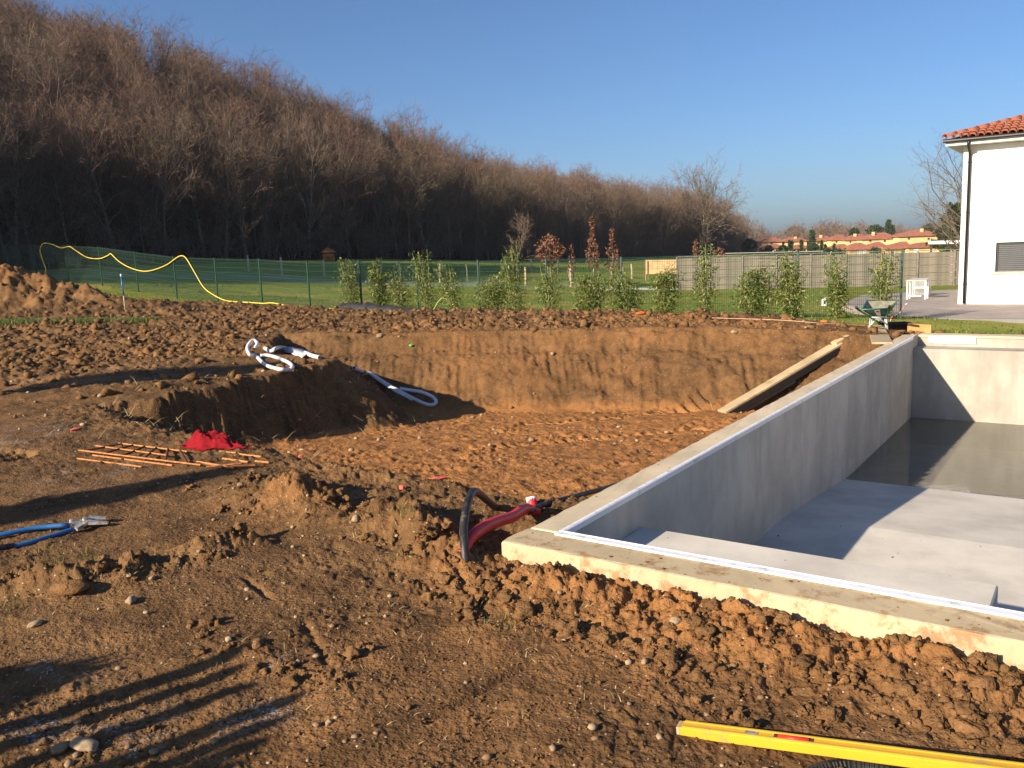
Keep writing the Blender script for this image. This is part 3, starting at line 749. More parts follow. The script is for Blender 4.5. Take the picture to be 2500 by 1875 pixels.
def sample_area(n, r0, r1, th=40, wfun=None, detail=True):
    out = []
    while len(out) < n:
        m = n*4; r = np.exp(rng.uniform(math.log(r0), math.log(r1), m)); t = np.radians(rng.uniform(-th, th, m))
        x = r*np.sin(t); y = r*np.cos(t); z, A = land(x, y, detail, True)
        w = wfun(x, y, A) if wfun else np.ones(m)
        ok = (rng.random(m) < w) & (A['edge'] > .2) & (z > -2)
        out += list(np.stack([x, y, z+.03], 1)[ok])
    return np.array(out[:n])
def clustered(n, r0, r1, wfun, rbig, nsat):
    C = sample_area(n, r0, r1, 42, wfun); P = []; R = []
    for c in C:
        rb = rbig*(.45+.75*rng.random()**2); P.append(c); R.append(rb)
        for k in range(int(rng.integers(nsat//2, nsat+1))):
            a = rng.uniform(0, 6.283); q = rb*rng.uniform(.6, 2.6); x, y = c[0]+q*math.cos(a), c[1]+q*math.sin(a); P.append((x, y, c[2]+rb*.2*rng.random())); R.append(rb*rng.uniform(.15, .55))
    P = np.array(P); P[:, 2] = np.where(rng.random(len(P)) < 2, land(P[:, 0], P[:, 1], True)+.03, P[:, 2]); ok = (P[:, 2] > -2) & (P[:, 2] < .0); return P[ok], np.array(R)[ok]
p, r_ = clustered(190, 2.3, 7.0, lambda x, y, A: np.clip(1.0*A['lip']+.8*A['ridge'], 0, 1), .030, 9)
big_ = r_ > .016
scatter_lumps('soil_lumps', p[big_], r_[big_], M['clod'], 'larger crumbly lumps of brown soil at the pool edge', ICO3, rough=.55, sink=.55, crumb=.45)
scatter_lumps('soil_clods', p[~big_], r_[~big_], M['clod'], 'loose brown soil clods along the dug edges', ICO2, rough=.6, sink=.5, crumb=.5)
p, r_ = clustered(230, 1.9, 9.0, lambda x, y, A: np.clip(.10+.5*A['fl'], 0, 1), .012, 6)
scatter_lumps('soil_crumbs', p, r_, M['clod'], 'small soil crumbs on the trodden ground', ICO1, rough=.7, sink=.5, crumb=.5)
p = sample_area(9000, 1.8, 10.0, 40, lambda x, y, A: np.clip(.22+.8*A['lip']+.8*A['ridge']+.35*A['fl']+.5*(fbm(x*1.3, y*1.3, 71, 3) > .15), 0, 1))
scatter_lumps('fine_crumbs', p, .0025+.006*rng.random(len(p))**2, M['clod'], 'fine crumbs of earth strewn over the ground', ICO0, rough=.5, sink=.35, smooth=False)
p = sample_area(2400, 8, 30, 40, lambda x, y, A: np.clip(.9*A['plow'], 0, 1))
scatter_lumps('field_clods', p, .018+.06*rng.random(len(p))**2.5, M['clod'], 'clods of turned earth on the dug-over field', ICO1, rough=.7, sink=.45, crumb=.5)
p = sample_area(620, 1.9, 9, 42, lambda x, y, A: np.clip(.25+.6*A['ridge']*(x < -.4)+.5*(fbm(x*1.5, y*1.5, 88, 2) > .25)*(x < -.5), 0, 1))
scatter_lumps('gravel', p, .004+.013*rng.random(len(p))**3, M['gravel'], 'small pale pebbles scattered in the trodden soil', ICO1, rough=.18, flat=.65)
p = sample_area(450, 9, 24, 40, lambda x, y, A: np.ones_like(x)*.4)
scatter_lumps('field_gravel', p, .012+.03*rng.random(len(p))**3, M['gravel'], 'pale stones scattered over the dug field', ICO1, rough=.2, flat=.7)

STONES = [(175, 1462, .085, 'large mud-caked brown stone beside the row of clods', 1.3), (322, 1488, .036, 'flat oval tan pebble below the large muddy stone', 1.5), (560, 1583, .022, 'white egg-shaped pebble beside the striped shadows', 1.3),
          (374, 1432, .022, 'pale oval pebble in the gravel patch', 1.3), (318, 1434, .02, 'angular pale stone in the gravel patch', 1.2), (210, 1853, .045, 'long tan cobble at the lower edge of the picture', 1.8), (150, 1858, .04, 'grey-brown round stone beside the long tan cobble', 1.0),
          (378, 1860, .022, 'small tan stone lying past the long cobble', 1.0), (1649, 1546, .032, 'round tan pebble below the pool edge', 1.1), (2398, 1715, .05, 'ochre lump of stone in the clods above the yellow level', 1.2), (2352, 1768, .05, 'blunt brown rock just above the yellow level', 1.3),
          (1238, 1370, .075, 'tan block of rubble against the pool corner', 1.0), (1574, 1643, .022, 'small tan pebble in the middle of the clods', 1.2), (632, 1598, .035, 'reddish lump of rubble at the tip of the striped shadows', 1.2), (90, 1546, .032, 'grey pebble half sunk in the soil by the shrub shadow', 1.4), (805, 1790, .018, 'tiny cream pebble amid the striped shadows', 1.1),
          (2043, 791, .13, 'rounded tan boulder on the far soil crest', 1.3), (2230, 806, .10, 'pale rubble stone in front of the orange board', 1.3), (1793, 817, .085, 'small tan stone at the top of the far bank', 1.0), (590, 1204, .035, 'pale stone on the edge of the dug hollow', 1.0), (870, 1285, .04, 'pale angular stone under the soil ridge', 1.2), (930, 835, .10, 'pale stone on the rim of the far bank', 1.1)]
for (px, py, r, lab, el) in STONES:
    h = hit(px, py); me_v, me_f = lump(ICO3, int(px) % 97, .22, 1.1, .06)
    an = random.random()*3; r *= .72; me = fast_mesh('stone', (me_v*np.array([r*el, r*.85, r*.62])) @ np.array(Matrix.Rotation(an, 3, 'Z')).T, me_f); shade_smooth(me)
    o = link('stone', me, None, (h[0], h[1], ground(h[0], h[1], True)+.03+r*.28), [M['clod'] if any(k in lab for k in ('lump', 'brown rock', 'rubble', 'mud-caked')) else M['stone']]); tag(o, lab, 'stone', 'stones lying on the soil')

# --- straw, roots and grass tufts
def blades(pos, n_each, h, spread, w=.006, lean=.5):
    V = []; F = []
    for p in pos:
        for k in range(n_each):
            a = random.uniform(0, 6.283); r = spread*math.sqrt(random.random()); b = np.array([p[0]+r*math.cos(a), p[1]+r*math.sin(a), p[2]-.005])
            d = random.uniform(0, 6.283); L = h*random.uniform(.5, 1.25); ln = lean*random.random() if lean < 1 else random.uniform(.86, 1.0)
            tip = b+np.array([math.cos(d)*L*ln, math.sin(d)*L*ln, L*math.sqrt(max(.05, 1-ln*ln))]); mid = (b+tip)/2+np.array([0, 0, L*.10])
            e = random.uniform(0, 6.283); s = np.array([math.cos(e), math.sin(e), 0])*w/2
            i = len(V); V += [b-s, b+s, mid-s*.8, mid+s*.8, tip]; F += [(i, i+1, i+3), (i, i+3, i+2), (i+2, i+3, i+4)]
    return np.array(V), np.array(F)
def stuff_blades(name, pos, n, h, spread, mat, label, w=.006, lean=.5):
    V, F = blades(pos, n, h, spread, w, lean); o = link(name, fast_mesh(name, V, F), mats=[mat]); return tag(o, label, kind='stuff')
def gpts(pix, detail=True):
    out = []
    for (x, y) in pix:
        h = hit(x, y); out.append((h[0], h[1], ground(h[0], h[1], True)+.03))
    return out
stuff_blades('grass_tufts', gpts([(205, 1370), (150, 1385), (120, 1350), (225, 1380), (30, 1500), (985, 1260), (1000, 1275), (1790, 1640), (1220, 1550), (970, 1390)]), 26, .045, .09, M['grass'], 'short green grass tufts in the bare soil', .004, .95)
stuff_blades('straw_tufts', gpts([(random.uniform(60, 1500), random.uniform(1220, 1860)) for i in range(120)]+[(1180, 1525), (1200, 1510), (1160, 1530), (300, 1270), (420, 1290), (500, 1240), (90, 1350)]), 6, .04, .07, M['straw'], 'dry straw and roots lying on the soil', .004, 1.0)
st = sample_area(160, 8.5, 13, 40, lambda x, y, A: np.clip(A['face']+.3*(y < 12)*(x < -2), 0, 1), False)
stuff_blades('dead_roots', st, 3, .22, .12, M['straw'], 'dead roots sticking out of the dark bank', .007, 1.0)
# strip of turf left in front of the soil heap
tp = []
while len(tp) < 2600:
    u = random.random(); X = -13.8+5.2*u; Y = 20.7+.75*u*.4+random.gauss(0, .38)*(1-.5*u)
    tp.append((X, Y, 0.0))
tp = np.array(tp); tp[:, 2] = land(tp[:, 0], tp[:, 1], False)+.05
stuff_blades('turf_strip', tp, 5, .10, .07, M['grass'], 'strip of green turf left in front of the soil heap', .012)

# --- shapes laid on the ground
def drape(pix, lift, z=None):
    out = []
    for (x, y, *k) in pix:
        h = hit(x, y); out.append((h[0], h[1], h[2]+.03+lift+(k[0] if k else 0)))
    return np.array(out)
# blue bolt cutter
bc = drape([(215, 1300), (-60, 1345)], .03); base = bc[0]
BC = thing('bolt_cutter', base, 'blue-handled bolt cutter lying open on the soil', 'bolt cutter')
def G(px, py, lift=.03): h = hit(px, py); return np.array([h[0], h[1], h[2]+.03+lift])
p_jaw, p_piv = G(268, 1291), G(206, 1301)
MB().tube([G(-150, 1350), G(-3, 1331), G(90, 1313), G(172, 1305)], .0145, 10, smooth=4).build('handle', M['blue'], BC, True)
MB().tube([G(-150, 1387), G(40, 1350, .012), G(130, 1325, .012), G(185, 1309, .014)], .0138, 10, smooth=4).build('handle', M['blue'], BC, True)
MB().tube([G(-160, 1388), G(-60, 1371), G(36, 1351, .012)], .018, 10, smooth=4).build('grip', M['black_clean'], BC, True)
mb = MB(); q1 = G(178, 1302); q2 = G(222, 1294)
mb.bar(q1, q2, .045, .022); mb.bar(G(186, 1310, .015), q2, .035, .02); mb.build('head_plate', M['steel'], BC)
for s, (a, b) in enumerate([((220, 1292), (263, 1288)), ((222, 1299), (266, 1296))]):
    A0, B0 = G(*a, .032-.012*s), G(*b, .026-.012*s); d = B0-A0; nrm = np.cross(d, (0, 0, 1)); nrm /= np.linalg.norm(nrm)
    MB().add([A0-nrm*.022, A0+nrm*.022, B0+nrm*.008, B0-nrm*.012, A0-nrm*.022+(0, 0, .018), A0+nrm*.022+(0, 0, .018), B0+nrm*.008+(0, 0, .01), B0-nrm*.012+(0, 0, .01)],
             [(3, 2, 1, 0), (4, 5, 6, 7), (0, 1, 5, 4), (1, 2, 6, 5), (2, 3, 7, 6), (3, 0, 4, 7)]).build('jaw', M['steel'], BC)
for q in (q1, G(210, 1297)): MB().tube([q, q+np.array([0, 0, .026])], .012, 8).build('pivot_bolt', M['steel'], BC)

# rusty reinforcement cage
def rebar(p, q, r=.008): return MB().tube([p, q], r, 6)
LB = hit(190, 1105); cage = thing('rebar_cage', (LB[0], LB[1], LB[2]), 'rusty orange reinforcement cage lying by the red cloth', 'rebar cage')
def zed(px, py, dz): h = hit(px, py); return np.array([h[0], h[1], h[2]+.04+dz])
long_bars = [((192, 1099), (455, 1131), .125), ((233, 1088), (390, 1109), .125), ((290, 1082), (438, 1100), .125), ((190, 1131), (330, 1150), .01), ((228, 1123), (400, 1146), .01)]
tops = []
for (a, b, dz) in long_bars:
    za, zb = zed(a[0], a[1]+(dz > .1)*20, 0), zed(b[0], b[1]+(dz > .1)*20, 0)
    A0 = at(a[0], a[1], za[1]); B0 = at(b[0], b[1], zb[1])
    A0[2] = max(A0[2], za[2]); B0[2] = max(B0[2], zb[2]); tops.append((A0, B0))
    rebar(A0, A0+(B0-A0)*1.12, .007).build('long_bar', M['rust'], cage)
for k in range(6):
    t = .06+k*.19
    a, b, c, d, e = [A0+(B0-A0)*t for (A0, B0) in tops]
    lo1, lo2 = d.copy(), e.copy(); lo1[2] = min(lo1[2], a[2]-.11); lo2 = c.copy(); lo2[2] -= .12
    m1 = a.copy(); m1[2] -= .12
    MB().tube([m1, a, c, lo2, m1], .009, 6).build('stirrup', M['rust_dark'], cage)
loose = [((482, 1141), (572, 1158)), ((505, 1157), (592, 1147)), ((545, 1133), (607, 1144)), ((565, 1155), (624, 1152)), ((582, 1122), (640, 1131)), ((625, 1142), (658, 1145)), ((538, 1116), (585, 1122)), ((470, 1108), (506, 1110))]
for k, (a, b) in enumerate(loose):
    lab = ['first rusty rod end crossing the others past the cage', 'rusty rod lying crosswise under the crossed rods', 'short rusty rod above the crossed rods', 'rusty rod pointing right under the crossed pair', 'long rusty rod ending right of the red cloth', 'shortest rusty rod, farthest right of the rods', 'rusty rod end just under the tail of the red cloth', 'rusty rod end below the middle of the red cloth'][k]
    o = MB().tube([G(*a, .015+.008*(k % 2)), G(*b, .02)], .0085, 6).build('rebar_rod', M['rust']); tag(o, lab, 'rod', 'loose rusty rods by the cage')
# red cloth heaped on the soil
def cloth():
    L = hit(449, 1098); Rr = hit(606, 1113); ux = Rr-L; ux[2] = 0; W = np.linalg.norm(ux); ux /= W; uy = np.array([-ux[1], ux[0], 0])
    nr, nt = 40, 120; r = np.linspace(0, 1, nr)[:, None]; th = np.linspace(0, 2*math.pi, nt, endpoint=False)[None]
    edge = 1+.10*np.sin(th*3+1)+.06*np.sin(th*7); U = r*np.cos(th)*edge; Vv = r*np.sin(th)*edge
    taper = 1-.62*sstep(-.1, 1.0, U)
    H = (.085*np.exp(-((U+.30)/.6)**2)+.03)*(1-sstep(.35, 1.02, np.sqrt(U**2+Vv**2)))+.012
    ph = U*3.2+Vv*2.2+.9*vnoise(U*1.6, Vv*1.6, 8)
    H = H+.019*(1-sstep(.75, 1.0, r))*(np.sin(ph*2.6)*.6+.5*vnoise(U*3.0+Vv*2, Vv*2.4-U, 5))*sstep(0, .2, r+.1)
    P = (L+Rr)[None, None]/2+ux*(U[..., None]*W/2)+uy*(Vv*taper)[..., None]*W*.20
    P[..., 2] = land(P[..., 0].ravel(), P[..., 1].ravel()).reshape(nr, nt)+.03+np.maximum(H, .004)
    i = np.arange(nr-1)[:, None]*nt; j = np.arange(nt)[None]; F = np.stack([i+j, i+nt+j, i+nt+(j+1) % nt, i+(j+1) % nt], -1).reshape(-1, 4)
    base = P.reshape(-1, 3).mean(0); base[2] = P[..., 2].min(); me = fast_mesh('red_cloth', P.reshape(-1, 3)-base, F); shade_smooth(me)
    o = link('red_cloth', me, None, base, [M['cloth']]); tag(o, 'crumpled red cloth heaped beside the rusty cage', 'cloth')
cloth()

# --- white insulated pipes
def pipe_thing(name, label, pts, r, mat, cat='pipe', n=12, sm=6, group=None, part='pipe_run', cut=True):
    P = np.array(pts); b = P[0].copy(); b[2] = P[:, 2].min()-r
    t = thing(name, b, label, cat, group)
    MB().tube(P, r, n, smooth=sm).build(part, mat, t, True)
    if cut:
        Q = catmull(P, sm); 
        for e, d in ((Q[0], Q[0]-Q[1]), (Q[-1], Q[-1]-Q[-2])):
            d = d/np.linalg.norm(d); MB().tube([e-d*.02, e+d*.002], r*.62, n).build('bore', M['black_clean'], t, True)
    return t
def lay(pix, r, Yb=None):
    out = []
    for (x, y, dz) in pix:
        h = hit(x, y)
        if dz > .03:                                 # lifted clear of the ground: same distance as the ground below it
            h2 = hit(x, y+dz/EYE*FPX*EYE/max(np.linalg.norm(h[:2]), 1)*.9); P = at(x, y, h2[1]); out.append(P)
        else: out.append((h[0], h[1], h[2]+.05+r))
    return out
pipe_thing('white_pipe', 'white pipe curled in a hook and a loop at the left of the pit', lay([(621, 851, .20), (628, 838, .30), (617, 831, .36), (604, 848, .25), (610, 866, .15), (625, 881, .02), (648, 903, .02), (680, 916, .02), (706, 917, .02), (715, 911, .02), (706, 899, .02), (680, 887, .02), (655, 880, .02), (637, 881, .02)], .03), .028, M['pipe_white'])
pipe_thing('white_pipe', 'white pipe arching over the edge beside a flattened sleeve', lay([(648, 863, .02), (662, 857, .10), (675, 850, .16), (692, 849, .16), (715, 859, .10), (740, 873, .03), (762, 882, .02), (780, 887, .02)], .035), .031, M['pipe_white'])
sl = lay([(675, 866, .02), (700, 866, .02), (725, 873, .02), (748, 882, .02)], .02)
mb = MB(); S = catmull(np.array(sl), 4); V = []; F = []
for i, p_ in enumerate(S):
    w_ = .12*(.5+.5*math.sin(i*.9)**2)+.05; V += [p_+np.array([-.2, -.9, .0])*w_, p_+np.array([.2, .9, 0])*w_+np.array([0, 0, .06]), p_+np.array([.2, .9, 0])*w_+np.array([0, 0, .05]), p_+np.array([-.2, -.9, -.012])*w_]
for i in range(len(S)-1): F += [(4*i+j, 4*i+(j+1) % 4, 4*i+4+(j+1) % 4, 4*i+4+j) for j in range(4)]
o = mb.add(V, F+[(3, 2, 1, 0), tuple(4*(len(S)-1)+j for j in range(4))]).build('pipe_sleeve', M['pipe_white'], smooth=True); tag(o, 'flattened white pipe sleeve lying under the arched pipe', 'sleeve')
pipe_thing('white_pipe', 'long white pipe running down the dark bank into a loop', lay([(865, 898, .16), (885, 908, .10), (905, 924, .03), (940, 946, .02), (975, 967, .02), (1005, 983, .02), (1035, 998, .02), (1055, 1002, .02), (1066, 995, .02), (1058, 983, .02), (1030, 971, .02), (1000, 966, .02), (978, 962, .02)], .035), .031, M['pipe_white'])
pipe_thing('white_pipe', 'second white pipe lying tight against the long one on the bank', lay([(908, 928, .02), (935, 945, .02), (965, 965, .02), (990, 980, .02), (1009, 990, .02)], .03), .026, M['pipe_white'])

# --- services by the pool corner
G0 = lambda px, py, Y: at(px, py, Y)
pc = pool(-.2, .2)
red = [at(1128, 1352, 4.02), at(1134, 1335, 4.05), at(1150, 1312, 4.12), at(1180, 1289, 4.25), at(1215, 1273, 4.4), at(1250, 1262, 4.55), at(1272, 1248, 4.7), at(1290, 1243, 4.8), at(1312, 1252, 4.86)]
pipe_thing('red_conduit', 'red corrugated conduit bending over the earth by the pool corner', red, .031, M['red'], 'conduit', 12, 6)
blk = [at(1137, 1375, 3.98), at(1134, 1330, 4.02), at(1132, 1290, 4.1), at(1138, 1245, 4.2), at(1148, 1210, 4.32), at(1160, 1200, 4.42), at(1176, 1210, 4.6), at(1200, 1231, 4.85), at(1222, 1246, 5.1), at(1238, 1252, 5.3)]
pipe_thing('black_pipe', 'black pipe looping up in a tall arch beside the red conduit', blk, .022, M['black'], 'pipe', 10, 6)
blk2 = [at(1290, 1252, 4.75), at(1310, 1240, 4.85), at(1340, 1228, 4.95), at(1400, 1213, 5.15), at(1470, 1194, 5.5), at(1520, 1180, 5.8)]
pipe_thing('black_pipe', 'black pipe slanting up from the conduit along the pool wall', blk2, .016, M['black'], 'pipe', 10, 6)
rc = [at(1305, 1256, 4.95), at(1301, 1236, 4.97), at(1297, 1217, 4.99)]
rp = pipe_thing('capped_pipe', 'short upright red pipe with a white cap behind the conduit', rc, .030, M['red'], 'pipe', 12, 3, cut=False)
MB().tube([at(1298.5, 1225, 4.985), at(1296, 1213, 4.995)], .032, 12).build('cap', M['white_plastic'], rp, True)
sb = at(1370, 1258, 5.0); mb = MB(); mb.box(pool(-.17, 1.05, -.33), (.15, .2, .012), (PR, PD, (0, 0, 1)), .003); o = mb.build('plastic_tray', M['black_clean']); tag(o, 'dark plastic tray lying in the hollow against the pool wall', 'tray')
mk = [(1060, 1186, 'coral paint mark'), ]
# painted marks and a marker on the soil
def patch(name, px, py, r, mat, label, cat, dz=.012, el=2.0):
    h = hit(px, py); z0 = ground(h[0], h[1], True)+.03; n = 12; V = [(0, 0, r*.35)]; a0 = random.random()*3
    for j in range(n):
        q = r*(.6+.5*random.random()); x_, y_ = q*el*math.cos(j*2*math.pi/n), q*math.sin(j*2*math.pi/n); V.append((x_*math.cos(a0)-y_*math.sin(a0), x_*math.sin(a0)+y_*math.cos(a0), r*.1*random.random()))
    V += [(v[0]*.9, v[1]*.9, -.02) for v in V[1:]]
    F = [(0, 1+j, 1+(j+1) % n) for j in range(n)]+[(1+j, 1+n+j, 1+n+(j+1) % n, 1+(j+1) % n) for j in range(n)]
    me = raw_mesh(name, V, F); o = link(name, me, None, (h[0], h[1], z0+dz), [mat]); return tag(o, label, cat)
M['coral'] = simple('coral_paint', c4(.60, .13, .09), .8, .2, 20)
M['lime'] = simple('lime_plastic', c4(.12, .62, .14), .5, .1)
patch('paint_crumb', 1064, 1178, .05, M['coral'], 'coral spray-paint on soil crumbs in the pit', 'paint mark')
patch('paint_crumb', 983, 1208, .022, M['coral'], 'coral-painted clod behind the soil ridge', 'paint mark', .03, 1.0)
patch('paint_crumb', 185, 1058, .04, M['coral'], 'coral paint spot left of the rusty cage', 'paint mark')
patch('paint_crumb', 735, 1128, .03, M['coral'], 'coral-painted lump at the foot of the dark bank', 'paint mark', .04, 1.0)
patch('plastic_disc', 1005, 857, .045, M['lime'], 'bright green plastic disc on the ledge of the far bank', 'disc', .04, 1.1)

# --- planks
def plank(pa, pb, w, th, name='plank_board', mat=None, up=(0, 0, 1), parent=None):
    mb = MB(); p_, q_ = np.array(pa, float), np.array(pb, float); d = q_-p_; L = np.linalg.norm(d); d /= L
    x = np.cross(d, up); x /= np.linalg.norm(x); u = np.cross(x, d); mb.box((p_+q_)/2, (w/2, L/2, th/2), (x, d, u), .004)
    return mb.build(name, mat or M['wood_pale'], parent)
f0 = hit(1762, 1016); f0 = np.array([f0[0], f0[1], f0[2]+.06]); f1 = at(2047, 838, 12.95)
ramp = thing('scaffold_plank', f0, 'long pale plank on a black channel leaning up out of the pit', 'plank')
dd = (f1-f0); sx = np.cross(dd, (0, 0, 1)); sx /= np.linalg.norm(sx)
plank(f0, f1, .19, .035, 'board', None, parent=ramp)
upn = np.cross(sx, dd/np.linalg.norm(dd))
plank(f0+sx*.09-upn*.06+dd*.02, f1+sx*.09-upn*.06-dd*.05, .05, .10, 'steel_channel', M['black_clean'], parent=ramp)
plank(f0+sx*.12-upn*.125+dd*.03, f0+sx*.12-upn*.125+dd*.55, .03, .03, 'steel_rail', M['black_clean'], parent=ramp)
MB().box(f1+dd/np.linalg.norm(dd)*.05+upn*.035, (.06, .14, .02), (sx, dd/np.linalg.norm(dd), upn), .003).build('end_block', M['wood_pale'], ramp)
g0, g1 = hit(2137, 808)+np.array([0, 0, .09]), gz(2154, 838, .0)
o = plank(g0, g1, .26, .03); tag(o, 'short pale plank bridging from soil to the pool corner', 'plank')

# --- spirit level and the coil it rests on
P0 = gz(1663, 1779, -.128); P1 = gz(2350, 1869, -.060); d = P1-P0; P1 = P0+d*1.55
sl_ = thing('spirit_level', (P0[0], P0[1], P0[2]-.03), 'long yellow spirit level with a red vial lying across a black coil', 'spirit level')
d = (P1-P0)/np.linalg.norm(P1-P0); sx = np.cross(d, (0, 0, 1)); sx /= np.linalg.norm(sx); su = np.cross(sx, d); ax = (sx, d, su)
Lh = np.linalg.norm(P1-P0)/2; ctr = (P0+P1)/2
MB().box(ctr, (.0235, Lh, .0165), ax, .003).build('body', M['level_yellow'], sl_)
for s in (-1, 1): MB().box(ctr+sx*.0165*s+su*.0185, (.0045, Lh-.01, .0018), ax, .0008).build('rib', M['level_yellow'], sl_)
MB().box(P0-d*.004, (.0225, .006, .0158), ax, .002).build('end_cap', M['wood_pale'], sl_)
v0 = gz(1910, 1807, -.10); tv = float((v0-P0)@d)
fr_ = MB().box(P0+d*(tv+.035)+su*.0172, (.0115, .058, .0012), ax, .0005).build('vial_frame', M['rust_dark'], sl_)
MB().tube([P0+d*(tv-.010)+su*.0150, P0+d*(tv+.08)+su*.0150], .0085, 12).build('vial', M['tape_red'], sl_, True)
t2 = float((gz(1838, 1795, -.11)-P0)@d); MB().box(P0+d*t2+su*.0172, (.010, .020, .001), ax, .0004).build('label_plate', M['steel'], sl_)
def corrugated(name, pts, r, label, cat, mat, sm=40):
    P = catmull(np.array(pts), sm); L = np.concatenate([[0], np.cumsum(np.linalg.norm(np.diff(P, axis=0), axis=1))])
    s = np.arange(0, L[-1], .0035); Q = np.stack([np.interp(s, L, P[:, k]) for k in range(3)], 1)
    R = r*(1+.07*np.sign(np.sin(s*2*math.pi/.014)))
    mb = MB(); mb.tube(Q, list(R), 10, smooth=0); o = mb.build(name, mat, smooth=False); return tag(o, label, cat)
cc = gz(2120, 1985, -.15); R0 = .30
pts = []
for k in range(26):
    an = k*2*math.pi/9+2.2; rr = R0-.012*k+.02*math.sin(k*1.7); pts.append((cc[0]+rr*math.cos(an), cc[1]+rr*.9*math.sin(an), -.155+.0035*k+.008*math.sin(k*2.1)))
corrugated('conduit_coil', pts, .017, 'coil of black corrugated conduit under the yellow level', 'coil', M['black_clean'])

# --- wheelbarrow
wb0 = at(2146, 806, 14.6); wbz = ground(wb0[0], wb0[1])+.03
wb = thing('wheelbarrow', (wb0[0], wb0[1], wbz), 'green wheelbarrow with cement-crusted tray standing by the fence end', 'wheelbarrow')
RL, RR, FL, FR = at(2104, 756, 14.3), at(2169, 753, 14.3), at(2116, 734, 15.05), at(2193, 734, 15.05)
BRL, BRR, BFL, BFR = at(2129, 773, 14.5), at(2161, 773, 14.5), at(2134, 768, 14.85), at(2168, 768, 14.85)
def shell_faces(pts, mat, name, parent, th=.006):
    rim, bot = pts; V = list(rim)+list(bot); F = [(0, 1, 5, 4), (1, 2, 6, 5), (2, 3, 7, 6), (3, 0, 4, 7), (4, 5, 6, 7)]
    o = MB().add(V, F).build(name, mat, parent); m = o.modifiers.new('thickness', 'SOLIDIFY'); m.thickness = th; m.offset = 0; return o
shell_faces(([RL, RR, FR, FL], [BRL, BRR, BFR, BFL]), M['barrow_green'], 'tray', wb)
ins_ = lambda p, c: p+(c-p)*.035
cN = (RL+RR+FL+FR)/4+np.array([0, 0, -.04])
shell_faces(([ins_(RL, cN), ins_(RR, cN), ins_(FR, cN), ins_(FL, cN)], [ins_(BRL, cN)+(0, 0, .012), ins_(BRR, cN)+(0, 0, .012), ins_(BFR, cN)+(0, 0, .012), ins_(BFL, cN)+(0, 0, .012)]), M['barrow_inside'], 'cement_lining', wb, .003)
MB().tube([RL, RR, FR, FL, RL], .012, 8).build('rim', M['barrow_green'], wb, True)
def ft(px, Y): p_ = at(px, 800, Y); p_[2] = wbz-.01; return p_
for (a, b) in (((2125, 774), 2122), ((2129, 774), 2128), ((2163, 773), 2168), ((2160, 773), 2165)): MB().tube([at(*a, 14.45), ft(b, 14.4)], .013, 8).build('leg', M['galv'], wb, True)
MB().tube([at(2124, 795, 14.38), at(2143, 775, 14.4), at(2168, 794, 14.38)], .013, 8).build('brace', M['galv'], wb, True)
MB().tube([at(2127, 775, 14.4), at(2162, 774, 14.4)], .012, 8).build('brace', M['galv'], wb, True)
for (a, b, c) in (((2093, 753, 13.95), (2105, 762, 14.2), (2128, 776, 14.6)), ((2171, 750, 13.95), (2168, 761, 14.2), (2163, 776, 14.6))):
    MB().tube([at(*a), at(*b), at(*c), at(2150, 790, 15.25)], .016, 8, smooth=3).build('handle_tube', M['barrow_green'], wb, True)
    MB().tube([at(*a)+(at(*a)-at(*b))*.25, at(*a)+(at(*b)-at(*a))*.5], .021, 8).build('grip', M['black_clean'], wb, True)
wc = at(2151, 796, 15.3); wc[2] = wbz+.165; wx_ = np.array([.8, -.1, 0]); wx_ /= np.linalg.norm(wx_); wy_ = np.array([-wx_[1], wx_[0], 0])
an = np.linspace(0, 2*math.pi, 25)
wh = MB().tube([wc+.135*(math.cos(t)*wy_+math.sin(t)*np.array([0, 0, 1])) for t in an], .04, 8, False).build('wheel', M['black_clean'], wb, True)
hb = MB().tube([wc-wx_*.05, wc+wx_*.05], .09, 14).build('rim_disc', M['galv'], wh, False); hb.location = Vector((0, 0, 0))
stk = [RL+(RR-RL)*u+(BRL+(BRR-BRL)*u-(RL+(RR-RL)*u))*v+np.array([0, -.014, 0]) for (u, v) in ((.42, .12), (.66, .12), (.66, .85), (.42, .85))]
def quad(pts, name, mat, parent, th=.003):
    o = MB().add(pts, [(0, 1, 2, 3)]).build(name, mat, parent); m = o.modifiers.new('thickness', 'SOLIDIFY'); m.thickness = th; return o
quad(stk, 'sticker', M['tape_white'], wb)
stk2 = [stk[0]+(stk[1]-stk[0])*u+(stk[3]-stk[0])*v+np.array([0, -.005, 0]) for (u, v) in ((.2, .15), (.7, .15), (.7, .4), (.2, .4))]
quad(stk2, 'sticker_mark', M['tape_red'], wb, .002)

# orange board, tape, string, stake
ob = at(2245, 801, 14.5); ob[2] = ground(ob[0], ob[1])+.03
o = MB().box(ob+np.array([0, 0, .075]), (.19, .03, .08), (PR*.98+np.array([0, 0, -.04]), PD, (0, 0, 1)), .004).build('timber_offcut', M['wood_orange']); tag(o, 'orange-brown timber offcut standing on edge by the pool', 'timber')
bt = at(2193, 800, 15.0); bt[2] = ground(bt[0], bt[1])
tub = thing('black_container', (bt[0], bt[1], bt[2]+.01), 'black open tub on the soil behind the wheelbarrow', 'tub')  # black tapered box, open at the top
tv_ = []
for (w_, h_) in ((.13, 0), (.165, .17), (.172, .17), (.172, .155), (.165, .155)):
    tv_ += [bt+np.array([sx_*w_*1.0, sy_*w_*.8, .01+h_]) for (sx_, sy_) in ((-1, -1), (1, -1), (1, 1), (-1, 1))]
MB().add(tv_, [(4*k+j, 4*k+(j+1) % 4, 4*k+4+(j+1) % 4, 4*k+4+j) for k in range(4) for j in range(4)]+[(0, 3, 2, 1)]).build('shell', M['black_clean'], tub).modifiers.new('thickness', 'SOLIDIFY').thickness = .006

